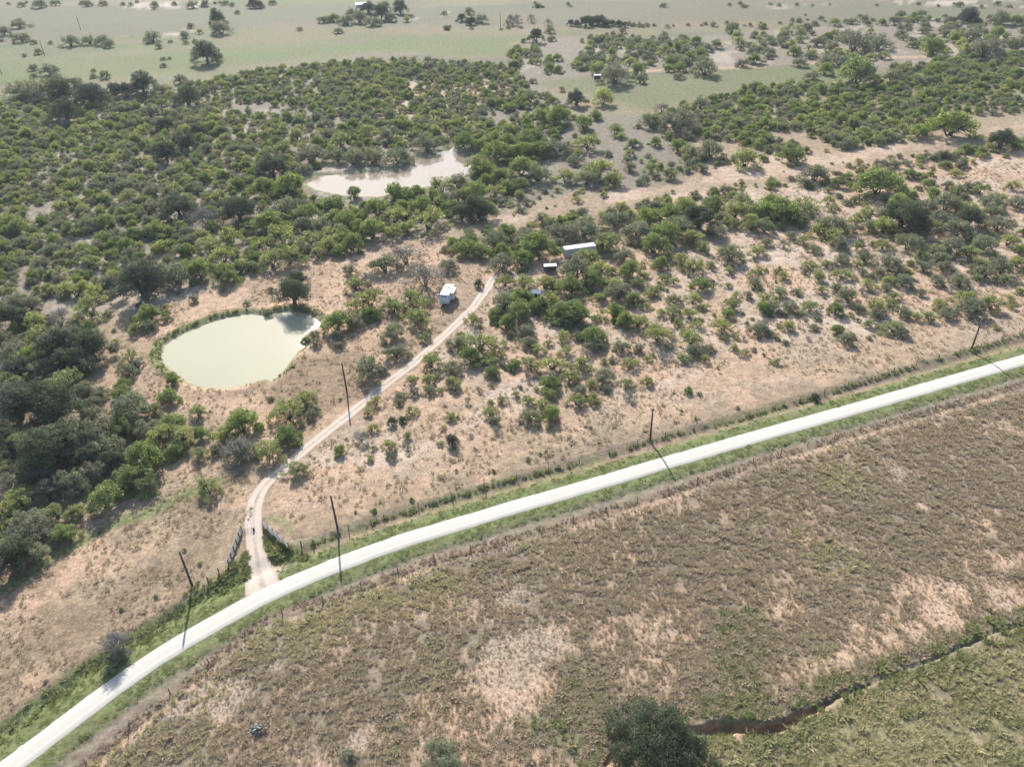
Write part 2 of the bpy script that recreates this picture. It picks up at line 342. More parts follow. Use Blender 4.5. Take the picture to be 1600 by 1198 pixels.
    bp([(400, 1160), (440, 1150), (440, 1200), (400, 1215)], .7, 2, 4); bp([(560, 1040), (640, 1030), (600, 1055)], .5, 2, 4); bp([(740, 960), (800, 955), (780, 985)], .6, 2, 4)
    for pts in ([(1120, 955), (1180, 950), (1215, 1000), (1190, 1060), (1215, 1100), (1140, 1110), (1110, 1060)], [(890, 1050), (940, 1045), (950, 1090), (900, 1110), (880, 1140), (840, 1120)], [(820, 1120), (930, 1130), (960, 1160), (900, 1180), (830, 1150)],
                [(1060, 1120), (1090, 1080), (1200, 1110), (1290, 1080), (1250, 1110), (1180, 1128)], [(1240, 640 + 430), (1350, 1040), (1480, 1000), (1600, 960), (1600, 985), (1440, 1040), (1300, 1095)]):
        m = area(pts, 1.5, 3); put(3, m * .25); put(5, m * .4); bare = bare * (1 - m * .85)
    m = area([(1020, 1160), (1100, 1145), (1200, 1148), (1290, 1112), (1400, 1058), (1475, 1030), (1620, 980), (1780, 940), (1780, 1350), (950, 1350), (960, 1198)], 1.5, 2)
    put(5, m * .7); put(0, m * .5); put(3, m * sst(.5, .62, f1) * .3); put(1, m * sst(.58, .70, f2) * .5); bare = bare * (1 - m) + m * .25
    put(7, line([(940, 1205), (975, 1175), (1000, 1160), (1060, 1152), (1110, 1146), (1160, 1146), (1200, 1148), (1240, 1132), (1290, 1106)], .8, .7, 1.2) * .75)
    put(1, line([(1280, 1035), (1360, 1000), (1440, 985), (1500, 965), (1560, 940)], .35, .3, .3) * .8)
    # tracks far away
    put(4, line([(0, 69), (100, 62), (200, 56), (330, 40), (420, 36), (560, 40), (700, 40), (860, 44)], .9, .8, .5) * .6); put(4, line([(860, 44), (1000, 42), (1200, 36), (1400, 30)], .9, .8, .5) * .5)
    put(4, line([(0, 103), (120, 98), (300, 92)], .8, .7, .6) * .35)
    put(1, line([(985, 112), (1060, 108), (1150, 106), (1270, 99), (1340, 93), (1450, 88)], 1.6, 1.2, 1.0) * .8)
    put(2, line([(700, 20), (690, 25), (660, 28), (640, 30)], 1.0, .8, .6) * .5)
    for pts in ([(180, 3), (330, 2), (330, 12), (200, 15)], [(250, 52), (290, 46), (340, 38), (345, 44), (290, 56), (255, 58)], [(1380, 0), (1620, 0), (1620, 12), (1380, 8)], [(1200, 10), (1290, 5), (1300, 12), (1210, 14)]):
        m = area(pts, 8, 8); put(2, m * sst(.48, .6, f1) * .8)
    # verge and ditch
    dr = dline(x, y, ROAD_P) - ROAD_HW
    side = y - np.interp(x, RCw[np.argsort(RCw[:, 0]), 0], RCw[np.argsort(RCw[:, 0]), 1])
    for sgn, wv, wg in ((1, 6.6, 2.3), (-1, 5.8, 2.4)):
        on = (side * sgn > 0) * (dr > -6); m = sst(wv + .8, wv - .5, dr + (f2 - .5) * 1.4) * on
        put(4, m * .75); put(6, m * (.15 if sgn > 0 else .6)); put(3, m * (.35 if sgn > 0 else .15) * sst(.42, .6, f2))
        wg = np.where((x < G(395, 905)[0]) & (sgn > 0), 5.6, wg); gr = sst(wg + .7, wg - .4, dr + (f2 - .5) * 1.2) * on; put(3, gr * .85); put(5, gr * .35 * sst(.9, .2, dr)); put(4, on * np.exp(-((dr - 1.7) / .28) ** 2) * (.15 if sgn > 0 else .6))
        bare = bare * (1 - m) + m * .10
    dl = dline(x, y, FENCE_L); put(4, sst(1.5, .5, dl + (f2 - .5) * 1.0) * .7)
    put(1, sst(.75, .25, np.abs(dline(x, y, FENCE_L + np.array([.8, -1.7])) + (f2 - .5) * .6)) * .8 * sst(.36, .5, f1)); bare = np.where(dline(x, y, FENCE_L + np.array([.8, -1.7])) < .8, .6, bare)
    # pond rims
    for P, gz in ((POND1, 3.0), (POND2, 2.0)):
        near = (np.abs(x - P[:, 0].mean()) < 90) & (np.abs(y - P[:, 1].mean()) < 90)
        if near.any():
            s = np.full(n, 99.0); s[near] = sdist(x[near], y[near], P)
            if gz == 3.0: gz = np.where(x < G(300, 560)[0], 2.6, np.where(y > G(380, 500)[1] - 3, 2.2, .9))
            put(3, sst(gz + .8, gz - .5, s + (f2 - .5) * 2.2) * .75); put(2, sst(.7, .2, s) * .5)
            bare = np.where(s < 4, bare * .5, bare)
    # gate apron
    put(2, area([(385, 935), (392, 880), (408, 868), (422, 880), (450, 888), (430, 905), (445, 902)], .5, .6) * .7)
    m = area([(386, 860), (360, 885), (330, 915), (345, 930), (380, 905), (392, 900), (392, 870)], .8, .8); put(3, m * .7); m = area([(412, 822), (440, 850), (480, 858), (480, 872), (430, 880), (415, 868), (410, 840)], .8, .8); put(3, m * .7)
    m = area([(425, 800), (465, 818), (455, 835), (415, 812)], .8, 1.0); put(3, m * .5)
    return W @ PAL, np.clip(bare, 0, 1)

# ------------------------------------------------------------------ ground
def build_ground():
    ys = []; y = -60.0
    while y < 9000:
        ys.append(y)
        sl2 = y * y + CAM_H ** 2
        y += max(.36, sl2 / CAM_H / FOC * 3.1) if y > 45 else 3.0
    ys = np.array(ys); us = np.linspace(-.98, .98, 660)
    dep = np.maximum(ys, 20) * math.cos(_p) + CAM_H * math.sin(_p)
    X = us[None, :] * dep[:, None]; Y = np.repeat(ys[:, None], len(us), 1)
    x = X.ravel(); y = Y.ravel()
    z = height(x, y); col, bare = soils(x, y)
    ny, nx = X.shape
    i = (np.arange(ny - 1)[:, None] * nx + np.arange(nx - 1)[None, :]).ravel()
    F = np.stack([i, i + 1, i + 1 + nx, i + nx], 1)
    me = mesh_np('ground', np.stack([x, y, z], 1), F, smooth_shade=True)
    a = me.attributes.new('soil', 'FLOAT_COLOR', 'POINT'); a.data.foreach_set('color', np.concatenate([col, bare[:, None]], 1).astype(np.float32).ravel())
    m, t, b, L = newmat('soil_and_grass')
    at = nd(t, 'ShaderNodeAttribute', attribute_name='soil')
    n1 = wnoise(t, L, 1.9, 6, .72); n2 = wnoise(t, L, .55, 5, .65); n3 = wnoise(t, L, 5.5, 4, .7)
    base = mixc(t, L, 1.0, at.outputs['Color'], mixc(t, L, maprange(t, L, n2, .32, .68), (.74, .74, .76), (1.24, 1.24, 1.22)), 'MULTIPLY')
    base = mixc(t, L, 1.0, base, mixc(t, L, maprange(t, L, n1, .3, .7), (.66, .67, .68), (1.32, 1.31, 1.30)), 'MULTIPLY')
    k = mathn(t, L, 'ADD', at.outputs['Alpha'], mathn(t, L, 'MULTIPLY', mathn(t, L, 'SUBTRACT', n1, .5), 2.2))
    base = mixc(t, L, mathn(t, L, 'MULTIPLY', maprange(t, L, k, .62, .86), .62), base, mixc(t, L, n2, (.515, .348, .235), (.48, .385, .295)))
    k2 = mathn(t, L, 'ADD', mathn(t, L, 'MULTIPLY', n3, .6), mathn(t, L, 'MULTIPLY', n2, .4))
    base = mixc(t, L, mathn(t, L, 'MULTIPLY', maprange(t, L, k2, .47, .36), .55), base, (.115, .085, .055))
    L.new(base, b.inputs['Base Color']); b.inputs['Roughness'].default_value = .95; b.inputs['Specular IOR Level'].default_value = .1
    bm_ = t.nodes.new('ShaderNodeBump'); bm_.inputs['Strength'].default_value = .7; bm_.inputs['Distance'].default_value = .25
    L.new(mathn(t, L, 'ADD', n1, mathn(t, L, 'MULTIPLY', n3, .5)), bm_.inputs['Height']); L.new(bm_.outputs[0], b.inputs['Normal'])
    me.materials.append(m)
    tag(link('ground', me), 'pink sandy ranch ground with dry grass and brush clearings', kind='structure')
build_ground()

def strip(name, P, hw, mat, z0, crown=0.0, jit=.2, nacross=7, hwf=None):
    P = np.array(P); d = np.gradient(P, axis=0); d /= np.hypot(d[:, 0], d[:, 1])[:, None]; nrm = np.stack([-d[:, 1], d[:, 0]], 1)
    s = np.arange(len(P)); V = []; U = []
    jl = (fbm(s * 1.0, s * 0, 3.0, 4, 71) - .5) * 2 * jit; jr = (fbm(s * 1.0, s * 0 + 50, 3.0, 4, 72) - .5) * 2 * jit
    hws = hwf(np.linspace(0, 1, len(P))) if hwf else np.full(len(P), hw)
    us = np.linspace(-1, 1, nacross); rows = []
    for u in us:
        off = u * hws + (jl if u > .9 else 0) * 1 + (jr if u < -.9 else 0)
        q = P + nrm * (off[:, None] if hasattr(off, '__len__') else off)
        rows.append(q)
    Q = np.stack(rows, 1)                      # (n, nacross, 2)
    h = height(Q[..., 0].ravel(), Q[..., 1].ravel()).reshape(Q.shape[:2])
    if crown: h = np.zeros_like(h)
    Z = h + z0 + crown * (1 - us[None, :] ** 2); Z[:, 0] -= .1 if crown else .0; Z[:, -1] -= .1 if crown else .0
    V = np.concatenate([Q, Z[..., None]], 2).reshape(-1, 3); n, k = Q.shape[:2]
    i = (np.arange(n - 1)[:, None] * k + np.arange(k - 1)[None, :]).ravel()
    me = mesh_np(name, V, np.stack([i, i + 1, i + 1 + k, i + k], 1)[:, ::-1], [mat], smooth_shade=True)
    a = me.attributes.new('across', 'FLOAT', 'POINT'); a.data.foreach_set('value', np.tile(us, n).astype(np.float32))
    if me.polygons[0].normal.z < 0: me.flip_normals()
    return link(name, me)
# caliche county road
m, t, b, L = newmat('caliche')
at = nd(t, 'ShaderNodeAttribute', attribute_name='across'); ab = mathn(t, L, 'ABSOLUTE', at.outputs['Fac'], 0)
n1 = wnoise(t, L, 1.3, 6, .7); n2 = wnoise(t, L, .16, 4)
c = mixc(t, L, n1, (.42, .375, .305), (.49, .445, .375))
tr = mathn(t, L, 'ABSOLUTE', mathn(t, L, 'SUBTRACT', ab, .42), 0)
c = mixc(t, L, mathn(t, L, 'MULTIPLY', maprange(t, L, tr, .16, .04), .55), c, (.54, .50, .43))
c = mixc(t, L, mathn(t, L, 'MULTIPLY', maprange(t, L, mathn(t, L, 'ADD', ab, mathn(t, L, 'MULTIPLY', n1, .3)), .93, 1.16), .9), c, (.36, .31, .23))
c = mixc(t, L, mathn(t, L, 'MULTIPLY', maprange(t, L, n2, .42, .6), .3), c, (.50, .465, .41))
L.new(c, b.inputs['Base Color']); b.inputs['Roughness'].default_value = .9
bn = t.nodes.new('ShaderNodeBump'); bn.inputs['Strength'].default_value = .3; bn.inputs['Distance'].default_value = .05; L.new(n1, bn.inputs['Height']); L.new(bn.outputs[0], b.inputs['Normal'])
tag(strip('road', resample(RCw, .8), ROAD_HW, m, .05, .10, .20, 9), 'white caliche county road', kind='structure')
# two-rut ranch driveway
m, t, b, L = newmat('drive_dirt')
at = nd(t, 'ShaderNodeAttribute', attribute_name='across'); ab = mathn(t, L, 'ABSOLUTE', at.outputs['Fac'], 0)
n1 = wnoise(t, L, 1.5, 6, .7); n2 = wnoise(t, L, .3, 4)
c = mixc(t, L, n1, (.40, .318, .245), (.50, .415, .335))
mid = mathn(t, L, 'ADD', ab, mathn(t, L, 'MULTIPLY', mathn(t, L, 'SUBTRACT', n1, .5), .5))
c = mixc(t, L, mathn(t, L, 'MULTIPLY', maprange(t, L, mid, .26, .08), maprange(t, L, n2, .36, .62, .15, .85)), c, (.26, .20, .14))
c = mixc(t, L, maprange(t, L, mathn(t, L, 'ADD', ab, mathn(t, L, 'MULTIPLY', n1, .5)), 1.0, 1.28), c, (.36, .26, .18))
L.new(c, b.inputs['Base Color']); b.inputs['Roughness'].default_value = .95
tag(strip('driveway', DRIVE, 1.45, m, .03, 0, .28, 7, hwf=lambda s: 1.25 + 1.3 * sst(.09, .0, s) + .3 * sst(.3, .1, s)), 'pale two-rut dirt drive from the road to the trailer', kind='structure')
# ponds
def pond(name, P, col, rough, bump, label):
    c = P.mean(0); Q = c + (P - c) * 1.06; d = P - c
    Q = P + d / np.hypot(d[:, 0], d[:, 1])[:, None] * 1.3
    me = bpy.data.meshes.new(name); me.from_pydata([(a, b_, -.3) for a, b_ in Q], [], [tuple(range(len(Q)))]); me.update()
    if me.polygons[0].normal.z < 0: me.flip_normals()
    m, t, b, L = newmat(name + '_water'); n = wnoise(t, L, 2.2, 3, .6); n2 = wnoise(t, L, .05, 3)
    L.new(mixc(t, L, n2, tuple(v * .93 for v in col), tuple(v * 1.06 for v in col)), b.inputs['Base Color']); b.inputs['Roughness'].default_value = rough; b.inputs['IOR'].default_value = 1.33
    bn = t.nodes.new('ShaderNodeBump'); bn.inputs['Strength'].default_value = bump; bn.inputs['Distance'].default_value = .12; L.new(n, bn.inputs['Height']); L.new(bn.outputs[0], b.inputs['Normal'])
    me.materials.append(m); tag(link(name, me), label, kind='structure')
pond('pond_water', POND1, (.345, .318, .215), .07, .20, 'milky green stock pond')
pond('pond_water', POND2, (.22, .175, .125), .04, .05, 'muddy brown pond among the trees reflecting the sky')

# ------------------------------------------------------------------ plants: prototypes
def leaf_cloud(rs, centres, radii, per, size, squash=.8, ratio=.5, up=.65):
    """many small leaf sprays spread over clumps; returns verts, faces, tint"""
    cnt = np.maximum(8, (per * (radii / .55) ** 2)).astype(int)
    cs = np.repeat(centres, cnt, 0); rr = np.repeat(radii, cnt)
    d = rs.normal(size=(len(cs), 3)); d /= np.linalg.norm(d, axis=1)[:, None]
    r = rr * rs.uniform(.25, 1.08, len(cs)) ** .6
    p = cs + d * r[:, None] * np.array([1, 1, squash])
    nrm = d * .55 + rs.normal(size=d.shape) * .42 + np.array([0, 0, up]); nrm /= np.linalg.norm(nrm, axis=1)[:, None]
    a = np.cross(nrm, rs.normal(size=d.shape)); a /= np.linalg.norm(a, axis=1)[:, None]; b = np.cross(nrm, a)
    s = size * rs.uniform(.6, 1.35, len(cs))
    a = a * s[:, None]; b = b * (s * ratio)[:, None]
    V = np.stack([p - a, p - b * 1.0 + a * .1, p + a, p + b * .9 - a * .1], 1).reshape(-1, 3)
    F = np.arange(len(V)).reshape(-1, 4)
    ct = np.repeat(rs.uniform(.1, .9, len(centres)), cnt)
    tint = np.clip(ct * .6 + rs.uniform(0, .4, len(cs)), 0, 1)
    return V, F, np.repeat(tint, 4)
def tubes_np(segs, n=5):
    V = []; F = []; k = 0
    for p, q, r0, r1 in segs:
        p = np.array(p); q = np.array(q); d = q - p; d = d / (np.linalg.norm(d) + 1e-9)
        a = np.cross(d, [.3, .9, .2]); a /= np.linalg.norm(a) + 1e-9; b = np.cross(d, a)
        for c_, r_ in ((p, r0), (q, r1)):
            for i in range(n): th = 2 * math.pi * i / n; V.append(c_ + (a * math.cos(th) + b * math.sin(th)) * r_)
        for i in range(n): F.append((k + i, k + (i + 1) % n, k + n + (i + 1) % n, k + n + i))
        k += 2 * n
    return np.array(V), np.array(F)
def limb_segs(rs, base, tip, r0, r1, bends=3, wob=.12):
    pts = [np.array(base, float)]
    L_ = np.linalg.norm(np.array(tip) - base)
    for i in range(1, bends + 1):
        q = np.array(base) + (np.array(tip) - base) * i / bends + (rs.normal(size=3) * wob * L_ * (0 if i == bends else 1) * .5); pts.append(q)
    return [(pts[i], pts[i + 1], r0 + (r1 - r0) * i / bends, r0 + (r1 - r0) * (i + 1) / bends) for i in range(bends)]
# every prototype is 5 m wide
SPEC = {  # clumps, per clump, leaf, clump radius, bottom, top, dome power, stems, squash
    'm': dict(n=46, per=84, leaf=.118, cr=(.24, .70), z0=.50, z1=2.8, stems=4, sq=.65, twigs=44, rad=2.2, gap=.36),
    'g': dict(n=52, per=92, leaf=.120, cr=(.28, .78), z0=.40, z1=2.9, stems=4, sq=.8, twigs=16, rad=2.1, gap=.38),
    'o': dict(n=64, per=110, leaf=.104, cr=(.30, .80), z0=.75, z1=3.5, stems=2, sq=.75, twigs=20, rad=2.05, gap=.38),
    'd': dict(n=48, per=84, leaf=.115, cr=(.24, .72), z0=.35, z1=2.6, stems=5, sq=.75, twigs=90, rad=2.15, gap=.36),
    'y': dict(n=30, per=22, leaf=.100, cr=(.4, .8), z0=.7, z1=2.9, stems=5, sq=.8, twigs=420, rad=1.95, gap=.4),
    'dead': dict(n=34, per=5, leaf=.1, cr=(.4, .6), z0=1.6, z1=4.6, stems=3, sq=.9, twigs=900, rad=1.5, gap=.3),
    'big': dict(n=84, per=620, leaf=.046, cr=(.24, .66), z0=.75, z1=3.7, stems=2, sq=.85, twigs=60, rad=2.15, gap=.42)}
def make_proto(kind, seed, dens=1.0):
    sp = SPEC[kind]; rs = np.random.default_rng(seed); dens = dens * rs.uniform(.7, 1.15); kind = {'big': 'o', 'dead': 'y'}.get(kind, kind)
    n = sp['n']; cen = []; ell = rs.uniform(.8, 1.15)
    lob = [(rs.uniform(0, 6.28), rs.uniform(.15, .5)) for _ in range(4)]
    tries = 0
    while len(cen) < n and tries < 6000:
        tries += 1
        th = rs.uniform(0, 2 * math.pi); rr = sp['rad'] * math.sqrt(rs.uniform(0, 1)) * (1 + sum(a * math.cos((i + 2) * (th - p)) for i, (p, a) in enumerate(lob)) * .6)
        f = min(1, rr / sp['rad']); zt = sp['z0'] + (sp['z1'] - sp['z0']) * (1 - f ** 2.4) ** .5
        z = sp['z0'] + (zt - sp['z0']) * rs.uniform(.08, 1) ** .6
        p = np.array([math.cos(th) * rr * ell, math.sin(th) * rr / ell, max(z, sp['z0'] * .8)])
        if all(np.linalg.norm(p - q) > sp['gap'] for q in cen): cen.append(p)
    cen = np.array(cen); rad = rs.uniform(*sp['cr'], len(cen))
    per = int(sp['per'] * dens); lf = sp['leaf'] / math.sqrt(dens)
    V, F, T = leaf_cloud(rs, cen, rad, per, lf, sp['sq'])
    # stems and limbs
    segs = []; stems = sp['stems']; hubs = []
    for i in range(stems):
        th = 2 * math.pi * i / stems + rs.uniform(-.5, .5); sp_r = .12 if kind == 'o' else .3
        b0 = np.array([math.cos(th) * sp_r * .5, math.sin(th) * sp_r * .5, -.15]); reach = rs.uniform(.35, .9) * (.6 if kind == 'o' else 1)
        tip = np.array([math.cos(th) * reach, math.sin(th) * reach, sp['z0'] + .55])
        segs += limb_segs(rs, b0, tip, .26 if kind == 'o' else .11, .13 if kind == 'o' else .06); hubs.append(tip)
    for c_ in cen:
        h = min(hubs, key=lambda q: np.linalg.norm(q - c_)); segs += limb_segs(rs, h, c_, .05, .018, 2)
    tw = []
    for _ in range(sp['twigs']):
        c_ = cen[rs.integers(len(cen))]; d = rs.normal(size=3); d[2] = abs(d[2]) * .8 + .1; d /= np.linalg.norm(d)
        out = c_ * np.array([1, 1, 0]); d = d + out / (np.linalg.norm(out) + .5) * .7
        q0 = c_ + rs.normal(size=3) * .25; tw.append((q0, q0 + d * rs.uniform(.35, .8), .032 if kind == 'y' else .022, .008))
    segs.append((np.array([0, 0, -.2]), np.array([0, 0, .35]), .34 if kind == 'o' else .24, .16))
    TV, TF = tubes_np(segs, 4); WV, WF = tubes_np(tw, 4)
    return (np.concatenate([V, WV]), np.concatenate([F, WF + len(V)]), np.concatenate([T, np.zeros(len(WV))]), len(F)), (TV, TF)
PROTO = {}
def proto_meshes(kind, seed, dens=1.0, nm=''):
    (V, F, T, nl), (TV, TF) = make_proto(kind, seed, dens); bark = MAT['twig'] if kind in ('y', 'dead') else MAT['bark']; cmi = (np.arange(len(F)) >= nl).astype(np.int32); big = kind == 'big'; kind = {'big': 'o', 'dead': 'y'}.get(kind, kind)
    cm = mesh_np('crown_' + kind, V, F, [MAT['big' if big else kind], bark], cmi); a = cm.attributes.new('tint', 'FLOAT', 'POINT'); a.data.foreach_set('value', T.astype(np.float32))
    tm = mesh_np('trunk_' + kind, TV, TF, [bark])
    JV = np.concatenate([V, TV]); JF = np.concatenate([F, TF + len(V)])
    jm = mesh_np('plant_' + kind, JV, JF, [MAT[kind], bark], np.concatenate([cmi, np.ones(len(TF))]))
    a = jm.attributes.new('tint', 'FLOAT', 'POINT'); a.data.foreach_set('value', np.concatenate([T, np.zeros(len(TV))]).astype(np.float32))
    return cm, tm, jm
NV = {'m': 7, 'g': 6, 'o': 5, 'd': 6, 'y': 4}
LIB = {}
for k, nvar in NV.items():
    PROTO[k] = [proto_meshes(k, 100 * ord(k) + i) for i in range(nvar)]
    col = bpy.data.collections.new('library_' + k)          # never linked to the scene: only instanced
    for cm, tm, jm in PROTO[k]: col.objects.link(bpy.data.objects.new('library_plant', jm))
    LIB[k] = col

def scatter_group(col):
    ng = bpy.data.node_groups.new('scatter', 'GeometryNodeTree')
    ng.interface.new_socket('Geometry', in_out='INPUT', socket_type='NodeSocketGeometry'); ng.interface.new_socket('Geometry', in_out='OUTPUT', socket_type='NodeSocketGeometry')
    N = ng.nodes; L = ng.links
    gi = N.new('NodeGroupInput'); go = N.new('NodeGroupOutput'); ip = N.new('GeometryNodeInstanceOnPoints'); ci = N.new('GeometryNodeCollectionInfo')
    ci.inputs['Collection'].default_value = col; ci.inputs['Separate Children'].default_value = True; ci.inputs['Reset Children'].default_value = True
    ip.inputs['Pick Instance'].default_value = True
    def na(name, typ): n = N.new('GeometryNodeInputNamedAttribute'); n.data_type = typ; n.inputs['Name'].default_value = name; return [o for o in n.outputs if o.enabled and o.name == 'Attribute'][0]
    L.new(gi.outputs[0], ip.inputs['Points']); L.new(ci.outputs[0], ip.inputs['Instance']); L.new(na('pick', 'INT'), ip.inputs['Instance Index'])
    cx = N.new('ShaderNodeCombineXYZ'); L.new(na('spin', 'FLOAT'), cx.inputs['Z']); 
    er = N.new('FunctionNodeEulerToRotation'); L.new(cx.outputs[0], er.inputs[0]); L.new(er.outputs[0], ip.inputs['Rotation'])
    L.new(na('size', 'FLOAT_VECTOR'), ip.inputs['Scale']); L.new(ip.outputs[0], go.inputs[0])
    return ng
def scatter(name, pts, size, spin, pick, col, label):
    me = bpy.data.meshes.new(name); me.vertices.add(len(pts)); me.vertices.foreach_set('co', np.asarray(pts, np.float32).ravel())
    a = me.attributes.new('pick', 'INT', 'POINT'); a.data.foreach_set('value', np.asarray(pick, np.int32))
    a = me.attributes.new('spin', 'FLOAT', 'POINT'); a.data.foreach_set('value', np.asarray(spin, np.float32))
    s = np.asarray(size, np.float32); s = np.repeat(s[:, None], 3, 1) if s.ndim == 1 else s
    a = me.attributes.new('size', 'FLOAT_VECTOR', 'POINT'); a.data.foreach_set('vector', s.ravel())
    o = link(name, me); md = o.modifiers.new('scatter', 'NODES'); md.node_group = scatter_group(col)
    return tag(o, label, kind='stuff')

